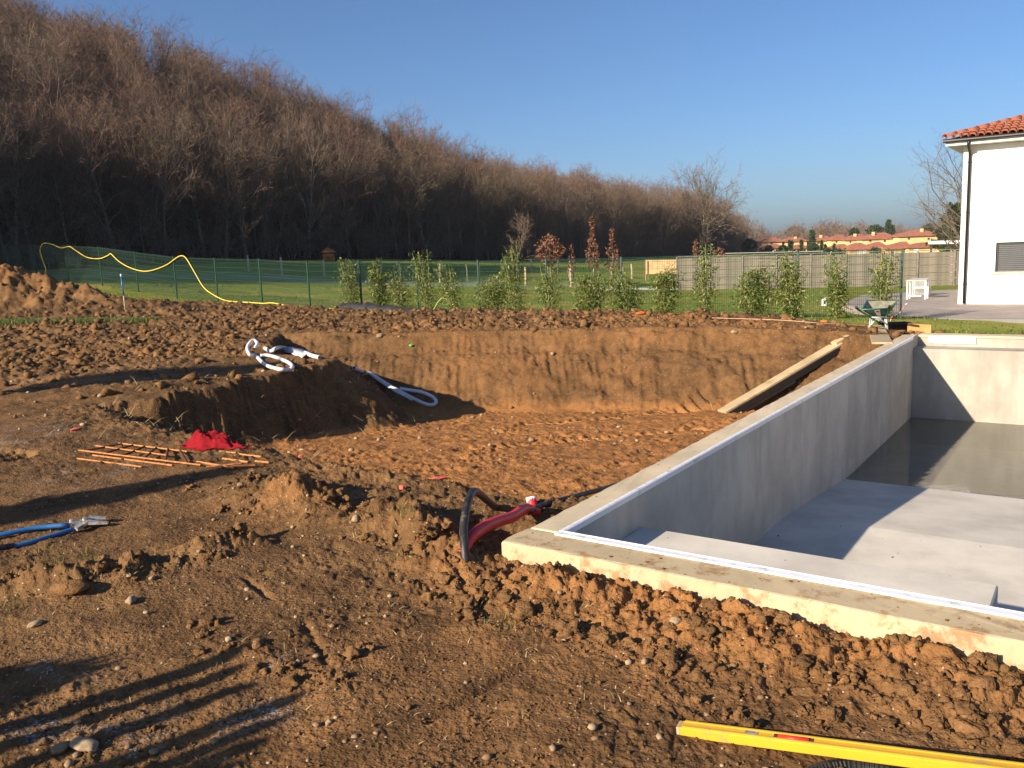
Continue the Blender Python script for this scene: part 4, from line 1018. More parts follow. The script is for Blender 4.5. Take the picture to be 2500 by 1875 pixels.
FN = np.array([FDIR[1], -FDIR[0], 0.0])                                   # towards the pool side of the fence is -FN
if FN @ (CAM-np.array([FENCE0[0], FENCE0[1], 0])) < 0: FN = -FN
def on_fence(px, py, off=.06):
    dd_ = ray(px, py); o_ = np.array([FENCE0[0], FENCE0[1], 0])+FN*off; return CAM+dd_*(((o_-CAM)@FN)/(dd_@FN))
tape = thing('barrier_tape', on_fence(2205, 745), 'red and white barrier tape tied to the last fence post', 'tape')
tp_ = [on_fence(2213, 741, .08), on_fence(2208, 748, .12), on_fence(2203, 755, .14), on_fence(2197, 763, .2), on_fence(2190, 768, .3), on_fence(2182, 771, .4), on_fence(2176, 775, .5), on_fence(2174, 783, .5)]
TP = catmull(np.array(tp_), 3)
for i in range(len(TP)-1):
    sd = np.array([.35, -.2, .6]) if i % 3 else np.array([.6, -.1, .3]); w_ = .035
    quad([TP[i]-sd*w_, TP[i]+sd*w_, TP[i+1]+sd*w_, TP[i+1]-sd*w_], 'tape_band', M['tape_red'] if (i//2) % 2 else M['tape_white'], tape, .002)
st_pts = [G(1540, 782, .02), G(1700, 786, .05), G(1900, 794, .06), G(2000, 800, .05), G(2110, 806, .05)]
M['string'] = simple('string_line', c4(.55, .36, .22), .8, .1)
o = MB().tube(st_pts, .006, 5, smooth=6).build('string_line', M['string']); tag(o, 'pale mason string stretched along the far soil crest', 'string')
patch('marker_flag', 1537, 782, .09, M['orange'], 'larger crumpled orange marker at the end of the string', 'marker', .05)
patch('marker_flag', 1566, 783, .06, M['orange'], 'smaller orange marker tied along the string', 'marker', .05)
patch('marker_flag', 2011, 795, .045, M['orange'], 'tiny orange marker on the string near the boulder', 'marker', .05)
sb_ = hit(307, 763); stt = at(295, 669, sb_[1]); sk2 = thing('survey_stake', (sb_[0], sb_[1], sb_[2]), 'thin survey stake painted blue with a white tip by the soil heap', 'stake')
b3 = np.array([sb_[0], sb_[1], sb_[2]-.05]); MB().tube([b3, b3+(stt-b3)*.46], .018, 8).build('lower_shaft', M['wood_post'], sk2, True)
MB().tube([b3+(stt-b3)*.462, b3+(stt-b3)*.93], .019, 8).build('painted_shaft', M['blue'], sk2, True); MB().tube([b3+(stt-b3)*.932, stt], .022, 8).build('tip', M['white_plastic'], sk2, True)
sk = at(-2, 678, 27.5); V_, F_ = lump(ICO3, 5, .35); me = fast_mesh('white_sack', V_*np.array([.18, .15, .2]), F_); shade_smooth(me)
o = link('white_sack', me, None, sk, [M['tape_white']]); tag(o, 'crumpled white sack at the side of the soil heap', 'sack')

# --- green mesh fence
fence = thing('mesh_fence', FENCE[0], 'green welded mesh fence on green posts along the plot', 'fence')
post_me = None
FH = 1.73
for k, (x, y, z) in enumerate(FENCE):
    if post_me is None:
        o = MB().box((0, 0, FH/2-.2), (.027, .027, FH/2+.2), None, .004).build('post', M['fence_green'], local=True); post_me = o.data; o.parent = fence
        cp_ = MB().box((0, 0, FH+.008), (.032, .032, .008), None, .004).build('post_cap', M['black_clean'], local=True); cap_me = cp_.data; cp_.parent = o
    else:
        o = link('post', post_me, fence); cp_ = link('post_cap', cap_me, o)
    o.location = Vector((x, y, z))-fence.location; o.rotation_euler[2] = math.atan2(FDIR[1], FDIR[0])
for k in range(NPOST-1):
    a = np.array(FENCE[k]); b = np.array(FENCE[k+1]); mb = MB(); dv = b-a
    def pt(u, h): return a+dv*u+np.array([0, 0, h])
    r_ = .0044; side = np.array([-FN[1], FN[0], 0])*0+FN
    def wire(p_, q_, r_):
        e = (q_-p_); e = e/np.linalg.norm(e); s1 = np.cross(e, FN); s1 /= np.linalg.norm(s1)
        V = [p_+r_*s1, p_-.5*r_*s1+.87*r_*FN, p_-.5*r_*s1-.87*r_*FN, q_+r_*s1, q_-.5*r_*s1+.87*r_*FN, q_-.5*r_*s1-.87*r_*FN]
        mb.add(V, [(0, 1, 4, 3), (1, 2, 5, 4), (2, 0, 3, 5)])
    for i in range(1, 49): wire(pt(i/49, .05), pt(i/49, FH-.02), r_)
    hh = .06
    while hh < FH:
        fold = .03 if abs((hh % .5)-.06) < .04 else 0.0
        wire(pt(.012, hh)+FN*fold, pt(.988, hh)+FN*fold, .0052); hh += .1 if fold else .2
    wire(pt(.012, FH-.03), pt(.988, FH-.03), .0042)
    o = mb.build('mesh_panel', M['fence_green'], fence)
# pale wire trellis made of bars, in place of sun shining on the mesh
tr_ = thing('wire_glints', on_fence(1905, 775, -.15), 'pale wire trellis built as close horizontal bars behind the green fence', 'glints')
for k in range(17):
    y0 = 636+k*9.0; xa, xb = (1850, 1918) if k < 6 else (1878, 1908); MB().tube([on_fence(xa, y0, -.15), on_fence(xb, y0-1.2, -.15)], .006, 5).build('glint_bar', M['wood_post'], tr_)
MB().tube([on_fence(1880, 634, -.17), on_fence(1876, 782, -.17)], .008, 5).build('glint_upright', M['fence_green'], tr_); MB().tube([on_fence(1912, 633, -.17), on_fence(1909, 782, -.17)], .008, 5).build('glint_upright', M['fence_green'], tr_)

# yellow hose slung over the fence tops and trailing on the grass
hp = [(94, 690), (104, 682), (110, 670), (112, 658), (104, 634), (98, 614), (101, 600), (110, 593.6), (128, 597), (149, 605), (169.5, 602), (183, 610), (212, 628), (242, 631.5), (263, 624), (271, 620), (289, 637), (316, 653), (348, 662), (375, 659), (407, 646.5), (434, 627.5), (447, 625), (457, 634), (475, 664.5), (497, 701), (520, 719), (548, 733)]
HP = [on_fence(x, y, .07) for (x, y) in hp]
for (x, y) in [(575, 738.5), (610, 740), (642, 741), (664, 739.5), (696, 745), (723, 747), (750, 751), (772, 753), (812, 757), (845, 760), (862, 757), (866, 752)]:
    q = hit(x, y, lo=15); q = at(x, y, min(q[1], on_fence(x, y, .3)[1])); q[2] = max(q[2], float(base_land(q[0], q[1]))+.03); HP.append(q)
o = MB().tube(HP, .021, 8, smooth=5).build('garden_hose', M['yellow_hose'], smooth=True); tag(o, 'yellow garden hose slung over the fence posts and along the grass', 'hose')
M['hoop'] = simple('pale_hoop', c4(.55, .52, .22), .5, .1)
o = MB().tube([on_fence(1058, 757, .3), on_fence(1069, 738, .3), on_fence(1081, 727, .3), on_fence(1092, 732, .3), on_fence(1108, 746, .3), on_fence(1124, 759, .3)], .012, 6, smooth=5).build('pale_hoop', M['hoop'], smooth=True); tag(o, 'pale yellow hoop of tubing standing among the bamboo', 'hoop')
# weed membrane rucked along the foot of the fence
V = []; F = []; nn = 40
for i in range(nn):
    u = i/(nn-1); x = 842+u*215; p_ = on_fence(x, 752+u*9, .55); g_ = float(base_land(p_[0], p_[1])); hgt = (.22*(1-u)**.7+.03)*(1+.5*float(vnoise(np.array([i*.31]), np.array([2.2]), 6)[0]))
    for k, (f_, zz) in enumerate(((.55, .0), (.35, .55), (.1, 1.0), (-.15, .5), (-.4, .05))): V.append((p_[0]+FN[0]*f_, p_[1]+FN[1]*f_, g_+.04+zz*hgt+.02*vnoise(np.array([i*.7]), np.array([k*1.3]), 4)[0]))
F = [(i*5+k, (i+1)*5+k, (i+1)*5+k+1, i*5+k+1) for i in range(nn-1) for k in range(4)]
o = MB().add(V, F).build('weed_membrane', M['sheet'], smooth=True); o.modifiers.new('thickness', 'SOLIDIFY').thickness = .008; tag(o, 'dark weed membrane rucked up along the foot of the fence', 'membrane')
wl_ = on_fence(858, 746, .6); V_, F_ = lump(ICO2, 9, .4); me = fast_mesh('plastic_scrap', V_*np.array([.12, .08, .09]), F_); o = link('plastic_scrap', me, None, wl_, [M['tape_white']]); tag(o, 'white plastic scrap on the end of the dark membrane', 'scrap')

# --- things standing out of the picture to the left, whose shadows cross the soil
ck = thing('stake_row', (-4, 1.3, ground(-4, 1.3)), 'row of rough wooden stakes casting striped shadows over the soil', 'stakes')
hl = np.array([-SUN_H[0], -SUN_H[1]])
for k, (px, py, h_, w_) in enumerate([(669, 1577, 1.30, .070), (633, 1624, 1.15, .062), (651, 1668, 1.22, .062), (768, 1692, 1.25, .066), (730, 1746, 1.35, .064), (680, 1800, 1.28, .064), (620, 1856, 1.2, .064), (560, 1915, 1.2, .06)]):
    t_ = gz(px, py, -.15); b_ = t_[:2]-hl*h_/math.tan(SUN_EL); gb = ground(b_[0], b_[1])
    MB().tube([(b_[0], b_[1], gb-.2), (b_[0]+.01, b_[1], gb+h_*.5), (b_[0], b_[1], -.15+h_*.97), (b_[0], b_[1], -.15+h_)], [w_*.75, w_*.72, w_*.6, w_*.2], 8).build('stake', M['wood_post'], ck, True)

# ================================================================== vegetation
def leaf_quads(P, size, w, updir=None, seed=1):
    """diamond leaves at points P (n,3); direction random around updir"""
    r = np.random.default_rng(seed); n = len(P)
    d = r.normal(size=(n, 3)); d /= np.linalg.norm(d, axis=1)[:, None]
    if updir is not None: d = d*.8+updir; d /= np.linalg.norm(d, axis=1)[:, None]
    s = np.cross(d, r.normal(size=(n, 3))); s /= np.maximum(np.linalg.norm(s, axis=1), 1e-6)[:, None]
    L = size*r.uniform(.6, 1.3, n)[:, None]; W = w*r.uniform(.6, 1.3, n)[:, None]
    V = np.stack([P, P+d*L*.45+s*W/2, P+d*L, P+d*L*.45-s*W/2], 1).reshape(-1, 3)
    F = np.arange(n*4).reshape(n, 4); return V, F
def bamboo_meshes(seed, h, w, n):
    r = np.random.default_rng(seed); st = MB(); pts = []; dirs = []; lx, ly = r.normal(0, .13, 2)*h
    for k in range(10):
        a = r.uniform(0, 6.283); q = .09*math.sqrt(r.random()); b = np.array([q*math.cos(a), q*math.sin(a), -.05]); H = h*r.uniform(.55, 1.0)
        tip = b+np.array([math.cos(a)*w*.38*r.random(), math.sin(a)*w*.38*r.random(), H])+np.array([lx, ly, 0])*r.uniform(.3, 1.2); mid = (b+tip)/2+np.array([.02, 0, .05])
        C = catmull([b, mid, tip], 5); st.tube(C, [.009, .004], 4, caps=False)
        m = int(n/10); t = r.beta(1.3, 1.15, m); ii = np.clip((t*(len(C)-1)).astype(int), 0, len(C)-2); fr = t*(len(C)-1)-ii
        base = C[ii]*(1-fr)[:, None]+C[ii+1]*fr[:, None]; ang = r.uniform(0, 6.283, m); rad = w*.5*np.sqrt(r.random(m))*(.30+.70*np.sin(np.clip(t, .05, 1)**.8*2.9))*(1+.5*vnoise(ang*1.2, t*4, seed))
        pts.append(base+np.stack([np.cos(ang)*rad, np.sin(ang)*rad, r.normal(0, .05, m)], 1))
    P = np.concatenate(pts); P = P[P[:, 2] > .02]
    V, F = leaf_quads(P, .13, .028, np.array([0, 0, -.25]), seed)
    lm = fast_mesh('leaves', V, F); lm.materials.append(M['bamboo'])
    sm = raw_mesh('canes', st.v, st.f); sm.materials.append(M['bamboo_stem']); return lm, sm
BAM = [(857, 640, 750, 46, 0), (925, 640, 752, 44, 1), (975, 645, 755, 56, 2), (1045, 620, 757, 58, 0), (1108, 650, 760, 60, 2), (1192, 660, 765, 84, 1), (1262, 600, 765, 54, 0), (1345, 645, 768, 60, 2), (1428, 660, 769, 76, 1), (1530, 650, 772, 74, 1), (1622, 640, 772, 70, 3), (1720, 610, 774, 66, 2), (1833, 640, 774, 92, 1), (1930, 625, 776, 66, 3), (2045, 622, 776, 60, 0), (2150, 618, 772, 62, 2)]
BL = ['leftmost bamboo plant, on the dark membrane', 'bamboo plant just right of the post on the membrane', 'thin leaning bamboo plant third from the left', 'tall pointed bamboo plant left of the pale hoop', 'bamboo leaning to one side behind the pale hoop', 'wide bushy bamboo left of the tallest bamboo', 'tallest slim bamboo reaching above the fence top', 'bamboo plant in front of the russet ball-shaped tree', 'round bushy bamboo under the conical russet tree', 'dark bushy bamboo left of the tan wood screen', 'dark tall bamboo in front of the tan wood screen', 'loose sparse bamboo entwined with a fence post before the grey boards', 'widest dark bamboo in front of the grey board fence', 'bamboo plant beside the pale wire trellis', 'bamboo with dark heart right of the white lantern', 'rightmost bamboo just behind the wheelbarrow']
protos = {}
for i, (px, yt, yb, wpx, var) in enumerate(BAM):
    b_ = on_fence(px, yb, .28); b_[2] = float(base_land(b_[0], b_[1])); top = at(px, yt, b_[1]); H = (top[2]-b_[2])*1.12; W = wpx/FPX*b_[1]*.88
    lm, sm = bamboo_meshes(300+i, H, W, [1500, 2700, 1250, 2300][var])
    t = thing('bamboo_plant', b_, BL[i], 'bamboo', 'bamboo plants along the fence')
    link('leaves', lm, t); link('canes', sm, t)

# lawn blades between the fence and the wood
lp = []
m = 26000; r_ = np.exp(rng.uniform(math.log(14), math.log(46), m)); t_ = np.radians(rng.uniform(-34, 34, m)); X = r_*np.sin(t_); Y = r_*np.cos(t_)
e_ = poly_dist(X, Y, SOILEDGE); ii = ~inside(X, Y, SOIL_POLY) | (e_ < .25)
tb = inside(X, Y, [tuple(gz(*q, -.77)[:2]) for q in ((2055, 742), (2104, 720), (2340, 700), (2700, 690), (2700, 800), (2213, 777))])
ok = ii & ~tb; X, Y = X[ok], Y[ok]; Z = base_land(X, Y)
nb = len(X); aa = rng.uniform(0, 6.283, nb); Lh_ = rng.uniform(.03, .085, nb); ww = rng.uniform(.012, .028, nb)
S_ = np.stack([np.cos(aa), np.sin(aa), 0*aa], 1)*ww[:, None]; B_ = np.stack([X, Y, Z-.01], 1); T_ = B_+np.stack([rng.normal(0, .03, nb), rng.normal(0, .03, nb), Lh_], 1)
V = np.stack([B_-S_, B_+S_, T_], 1).reshape(-1, 3); o = link('lawn_grass', fast_mesh('lawn_grass', V, np.arange(nb*3).reshape(-1, 3)), mats=[M['grass']]); tag(o, 'short green grass blades on the lawn and fence verge', kind='stuff')

# --- bare trees
def bare_tree(seed, H, r0, start=.35, spread=.33, n1=14, n2=5, n3=5, ntw=7, lift=.75, wob=.05, multi=1, twl=.6, tww=.016):
    r = np.random.default_rng(seed); wood = MB(); tw = []
    def branch(p, d, L, rad, lev, nseg):
        pts = [p]; d = d/np.linalg.norm(d)
        for i in range(nseg):
            d = d+r.normal(0, .16 if lev else wob, 3)+np.array([0, 0, .06 if lev else .02]); d /= np.linalg.norm(d); pts.append(pts[-1]+d*L/nseg)
        return np.array(pts)
    def side(d, ang):
        v = r.normal(size=3); v -= d*(v@d); v /= np.linalg.norm(v); return d*math.cos(ang)+v*math.sin(ang)
    trunks = []
    for m in range(multi):
        a = r.uniform(0, 6.283); p0 = np.array([math.cos(a), math.sin(a), 0])*(.25*(multi > 1)); d0 = np.array([math.cos(a)*.13*(multi > 1), math.sin(a)*.13*(multi > 1), 1.])
        hh = H*r.uniform(.82, 1.0) if multi > 1 else H
        P = branch(p0+np.array([0, 0, -.3]), d0, hh*.80, r0, 0, 9); trunks.append(P)
        wood.tube(P, [r0*1.25, r0, r0*.8, r0*.55, r0*.3, r0*.12], 6, caps=False)
        nb1 = max(3, int(n1/multi))
        for k in range(nb1):
            t = start+(.98-start)*(k+r.random())/nb1; i = min(int(t*9), 8); q = P[i]+(P[i+1]-P[i])*(t*9-i); dd = (P[i+1]-P[i])/np.linalg.norm(P[i+1]-P[i])
            tt = (t-start)/(1-start); L1 = H*spread*(.55+.62*math.sin(math.pi*(.18+.62*tt)))*r.uniform(.75, 1.15); b1 = branch(q, side(dd, r.uniform(lift*.6, lift*1.2)*(1.1-.45*tt)), L1, 0, 1, 5); ra = r0*.42*(1.1-t)+.02
            wood.tube(b1, [ra, ra*.3], 4, caps=False)
            for k2 in range(n2):
                t2 = .25+.75*(k2+r.random())/n2; i2 = min(int(t2*5), 4); q2 = b1[i2]; d2 = b1[i2+1]-b1[i2]; d2 /= np.linalg.norm(d2); b2 = branch(q2, side(d2, r.uniform(.4, .95)), L1*.5*r.uniform(.6, 1.2), 0, 2, 3)
                wood.tube(b2, [max(ra*.36, .012), .008], 3, caps=False)
                for k3 in range(n3):
                    t3 = .2+.8*(k3+r.random())/n3; i3 = min(int(t3*3), 2); q3 = b2[i3]+(b2[i3+1]-b2[i3])*(t3*3-i3); d3 = b2[i3+1]-b2[i3]; d3 /= np.linalg.norm(d3); L3 = L1*.26*r.uniform(.6, 1.2); e3 = branch(q3, side(d3, r.uniform(.35, .9)), L3, 0, 2, 2)
                    tw.append((e3[0], e3[1], e3[2], tww*1.3))
                    for k4 in range(ntw):
                        t4 = r.random(); q4 = e3[0]+(e3[2]-e3[0])*t4; dd4 = side((e3[2]-e3[0])/np.linalg.norm(e3[2]-e3[0]), r.uniform(.3, 1.0)); L4 = twl*r.uniform(.5, 1.2)
                        m4 = q4+dd4*L4*.5; tw.append((q4, m4, m4+(dd4+r.normal(0, .25, 3)+np.array([0, 0, .15]))*L4*.5, tww))
    A = np.array([[t[0], t[1], t[2]] for t in tw]); Wd = np.array([t[3] for t in tw])
    s = r.normal(size=(len(A), 3)); s /= np.linalg.norm(s, axis=1)[:, None]
    V = np.stack([A[:, 0]-s*Wd[:, None]/2, A[:, 0]+s*Wd[:, None]/2, A[:, 1]+s*Wd[:, None]*.4, A[:, 1]-s*Wd[:, None]*.4, A[:, 2]], 1).reshape(-1, 3)
    o = np.arange(len(A))[:, None]*5
    F = np.concatenate([o+np.array([0, 1, 2]), o+np.array([0, 2, 3]), o+np.array([3, 2, 4])])
    wm = raw_mesh('trunk', wood.v, wood.f); wm.materials.append(M['bark']); shade_smooth(wm)
    cm = fast_mesh('crown', V, F); cm.materials.append(M['twig']); return wm, cm
def joined(wm, cm, name):
    v1 = np.empty(len(wm.vertices)*3, np.float32); wm.vertices.foreach_get('co', v1); v2 = np.empty(len(cm.vertices)*3, np.float32); cm.vertices.foreach_get('co', v2)
    f = [tuple(p.vertices) for p in wm.polygons]; n1 = len(wm.vertices); f2 = [tuple(i+n1 for i in p.vertices) for p in cm.polygons]
    me = bpy.data.meshes.new(name); me.from_pydata(np.concatenate([v1.reshape(-1, 3), v2.reshape(-1, 3)]).tolist(), [], f+f2); me.materials.append(wm.materials[0]); me.materials.append(cm.materials[0])
    me.polygons.foreach_set('material_index', np.array([0]*len(f)+[1]*len(f2), np.int32)); me.update(); return me
VAR = [bare_tree(1, 13.5, .17, .24, .26, 20, ntw=8), bare_tree(2, 12.5, .14, .30, .24, 19, ntw=8), bare_tree(3, 14.5, .19, .22, .28, 21, ntw=8), bare_tree(4, 12.0, .10, .16, .24, 22, ntw=8, multi=3), bare_tree(5, 13.0, .12, .2, .25, 20, ntw=8, multi=2)]
for k_, mk in ((1, 'twig_grey'), (2, 'twig_red'), (3, 'twig_grey')): VAR[k_][1].materials[0] = M[mk]
SHRUB = [bare_tree(11, 4.6, .04, .1, .4, 12, 4, 4, 6, .8, .15, 3, .5, .014), bare_tree(12, 2.4, .03, .1, .5, 12, 4, 4, 6, .9, .15, 3, .45, .014)]
# the front rank of the wood: trees one can tell apart
def edge_pts(step, j0, j1):
    out = []; P = np.array(EDGE); L = np.concatenate([[0], np.cumsum(np.linalg.norm(np.diff(P, axis=0), axis=1))])
    s = 0.0
    while s < L[-1]:
        q = np.array([np.interp(s, L, P[:, 0]), np.interp(s, L, P[:, 1])]); i = min(np.searchsorted(L, s, 'right')-1, len(P)-2); d_ = (P[i+1]-P[i])/np.linalg.norm(P[i+1]-P[i]); nrm_ = np.array([-d_[1], d_[0]])
        out.append(q+nrm_*rng.uniform(j0, j1)+d_*rng.uniform(-.6, .6)); s += step*rng.uniform(.7, 1.3)
    return out
front = [q for rank in range(3) for q in edge_pts(2.3, .3+rank*2.6, 2.4+rank*2.6) if q[1] > 30 and -.78 < q[0]/q[1] < .30 and q[1] < 175][:230]
for i, q in enumerate(front):
    wm, cm = VAR[i % 5]; s = rng.uniform(.80, .98)*(1-.06*float(sstep(95, 130, q[1])))
    t = thing('woodland_tree', (q[0], q[1], outer_land(q[0], q[1])), 'bare leafless tree standing in the front rank of the dark wood', 'tree', 'trees along the edge of the wood', rng.uniform(0, 6.28))
    t.scale = (s, s, s*rng.uniform(.92, 1.08)); link('trunk', wm, t); link('crown', cm, t)
# the rest of the wood is one mass
TREES = bpy.data.collections.new('wood_prototypes')
for i, (wm, cm) in enumerate(VAR): TREES.objects.link(bpy.data.objects.new('wood_tree', joined(wm, cm, 'wood_tree')))
SHR = bpy.data.collections.new('undergrowth_prototypes')
for i, (wm, cm) in enumerate(SHRUB): SHR.objects.link(bpy.data.objects.new('undergrowth_shrub', joined(wm, cm, 'undergrowth_shrub')))
def instancer(name, pts, rot, scl, coll, label):
    me = bpy.data.meshes.new(name); me.vertices.add(len(pts)); me.vertices.foreach_set('co', np.ascontiguousarray(pts, np.float32).ravel())
    attr(me, 'rot', rot); attr(me, 'scl', scl); me.update()
    o = link(name, me); tag(o, label, kind='stuff')
    ng = bpy.data.node_groups.new(name+'_nodes', 'GeometryNodeTree'); ng.interface.new_socket('Geometry', in_out='INPUT', socket_type='NodeSocketGeometry'); ng.interface.new_socket('Geometry', in_out='OUTPUT', socket_type='NodeSocketGeometry')
    nd = ng.nodes; gi = nd.new('NodeGroupInput'); go = nd.new('NodeGroupOutput'); ip = nd.new('GeometryNodeInstanceOnPoints'); ci = nd.new('GeometryNodeCollectionInfo')
    ci.inputs['Collection'].default_value = coll; ci.inputs['Separate Children'].default_value = True; ci.inputs['Reset Children'].default_value = True
    ip.inputs['Pick Instance'].default_value = True
    ar = nd.new('GeometryNodeInputNamedAttribute'); ar.data_type = 'FLOAT'; ar.inputs[0].default_value = 'rot'; asc = nd.new('GeometryNodeInputNamedAttribute'); asc.data_type = 'FLOAT'; asc.inputs[0].default_value = 'scl'
    cx = nd.new('ShaderNodeCombineXYZ'); lk = ng.links
    lk.new(gi.outputs[0], ip.inputs['Points']); lk.new(ci.outputs[0], ip.inputs['Instance']); lk.new(ar.outputs[0], cx.inputs[2]); lk.new(cx.outputs[0], ip.inputs['Rotation']); lk.new(asc.outputs[0], ip.inputs['Scale']); lk.new(ip.outputs[0], go.inputs[0])
    md = o.modifiers.new('spread', 'NODES'); md.node_group = ng; return o
m = 15000; X = rng.uniform(-150, 75, m); Y = rng.uniform(-40, 330, m)
dd_ = poly_dist(X, Y, EDGE); ok = inside(X, Y, WOOD_POLY) & (dd_ > np.where((Y > 30) & (Y < 175), 7.5, .5)) & (dd_ < 62) & (rng.random(m) < np.where(dd_ < 34, .95, .6))
X, Y = X[ok], Y[ok]; Z = base_land(X, Y)+hill(X, Y); print('wood mass', len(X))
SC = rng.uniform(.80, .98, len(X))*(1-.06*sstep(95, 130, Y))
xt = rng.uniform(-60, -45, 110); yt = 27+(xt+45)*.77+rng.random(110)*16           # extra tall trees out of view, added to shade the far lawn
X, Y = np.concatenate([X, xt]), np.concatenate([Y, yt]); Z = np.concatenate([Z, base_land(xt, yt)+hill(xt, yt)]); SC = np.concatenate([SC, rng.uniform(1.5, 1.75, 110)])
instancer('wood', np.stack([X, Y, Z-.1], 1), rng.uniform(0, 6.28, len(X)), SC, TREES, 'dense mass of bare brown trees covering the hillside')
q = np.array([p for k in range(9) for p in edge_pts(1.7, -.6+k*2.6, 1.5+k*2.6) if p[1] > 10]); Z = base_land(q[:, 0], q[:, 1])+hill(q[:, 0], q[:, 1])
instancer('undergrowth', np.column_stack([q, Z-.05]), rng.uniform(0, 6.28, len(q)), rng.uniform(.6, 1.2, len(q)), SHR, 'dark tangled undergrowth at the foot of the wood')

# ================================================================== beyond the fence
# single trees
def place_tree(name, label, base, pair, scale=1.0, rz=0.0, mats=None):
    t = thing(name, base, label, 'tree', None, rz); t.scale = (scale,)*3
    link('trunk', pair[0], t); link('crown', pair[1], t); return t
OAK = bare_tree(21, 14.0, .40, .10, .62, 28, 7, 5, 8, 1.15, .05, 1, .9, .042); OAK[1].materials[0] = M['twig_grey']
p_ = at(1712, 622, 150); place_tree('oak_tree', 'big spreading bare oak standing clear at the end of the wood', p_, OAK, .80, .6)
NUT = bare_tree(22, 8.6, .17, .10, .55, 24, 5, 4, 5, 1.05, .09, 1, .55, .013)
NUT[0].materials[0] = M['bark_far']
p_ = at(2352, 640, 52); p_[2] = -1.5; place_tree('walnut_tree', 'bare twisted tree leaning out from behind the white house', p_, NUT, .84, 2.0)
SKY1 = bare_tree(23, 13, .16, .4, .3, 12, 4, 4, 3, .6, .06)
for (px, py, Y, s, lab) in [(1318, 400, 140, .85, 'thin bare tree standing above the wooded skyline'), (1005, 330, 118, .95, 'round bare crown standing above the left skyline'), (915, 300, 112, .95, 'bare crown rising left of its twin on the skyline'), (125, 60, 72, 1.0, 'sparse bare tree topping the skyline at far left')]:
    p_ = at(px, py, Y); gz_ = outer_land(p_[0], p_[1]); place_tree('skyline_tree', lab, (p_[0], p_[1], gz_), SKY1, s*1.12, px)
# russet young trees that kept their leaves
def crown_points(n, prof, seed):
    r = np.random.default_rng(seed); t = r.random(n); a = r.uniform(0, 6.283, n); q = np.sqrt(r.random(n))
    rad = np.array([prof(v) for v in t])*(.55+.45*q)*(1+.35*vnoise(a*1.1, t*5, seed)); return np.stack([np.cos(a)*rad, np.sin(a)*rad, t], 1)
def leafy(name, label, cat, base, H, prof, n, size, w, mat, trunk=.05, seed=1, group=None, z0=0.0, bark=None, trunk_to=1.0, down=None):
    P = crown_points(n, prof, seed); P[:, 2] = z0+P[:, 2]*(H-z0)
    V, F = leaf_quads(P, size, w, down, seed); t = thing(name, base, label, cat, group)
    me = fast_mesh('crown', V, F); me.materials.append(mat); link('crown', me, t)
    mb = MB(); mb.tube([(0, 0, -.2), (.02, .01, H*.5*trunk_to), (0, 0, H*trunk_to)], [trunk, trunk*.7, trunk*.15], 6, caps=False)
    r = np.random.default_rng(seed)
    for k in range(10):
        t0 = r.uniform(.25, .9)*H*trunk_to; a = r.uniform(0, 6.283); R_ = prof(np.clip((t0-z0)/max(H-z0, .1), .02, .98))*.8; mb.tube([(0, 0, t0), (R_*math.cos(a), R_*math.sin(a), t0+R_*.5)], [trunk*.3, .004], 4, caps=False)
    sm = raw_mesh('trunk', mb.v, mb.f); sm.materials.append(bark or M['bark']); link('trunk', sm, t); return t
ball = lambda r: (lambda t: r*math.sin(max(.02, min(.98, t))*math.pi)**.6)
cone = lambda r: (lambda t: r*(1-t)**.8*min(1, t*8+.25))
spire = lambda r: (lambda t: r*(1-t**.9)*min(1, t*6+.3) if t < .55 else r*.16*(1.05-t)/.5)
RT = [(1343, 576, 682, 60, 'ball', 'russet ball-shaped tree with two-lobed crown behind the fence', 900), (1449, 530, 684, 38, 'spire', 'tall russet conical tree with a bare leader', 700), (1497, 556, 684, 40, 'spire', 'russet conical tree right of the tallest russet one', 480), (1397, 600, 684, 20, 'cone', 'thin young russet tree between two fence posts', 140), (1700, 588, 690, 24, 'cone', 'small russet tree peeping over the grey board fence', 240), (1755, 606, 690, 30, 'ball', 'low russet bush just above the grey board fence', 200)]
for i, (px, yt, yb, wpx, kd, lab, n) in enumerate(RT):
    Y = 52 if i < 4 else 58
    b_ = at(px, yb, Y); b_[2] = float(base_land(b_[0], b_[1])); H = at(px, yt, Y)[2]-b_[2]; R_ = wpx/FPX*Y/2*1.1
    leafy('russet_tree', lab, 'tree', b_, H, {'ball': ball(R_), 'spire': spire(R_*1.15), 'cone': cone(R_)}[kd], n, .20, .10, M['russet'], .05, 40+i, 'young russet trees on the lawn', z0=H*(.42 if kd == 'ball' else .28))
p_ = at(1262, 690, 56); p_[2] = float(base_land(p_[0], p_[1])); SAP = bare_tree(31, 4.6, .05, .3, .3, 12, 4, 4, 4, .6, .06, 1, .4, .012); place_tree('sapling', 'dark leafless sapling left of the russet ball tree', p_, SAP, 1.0)
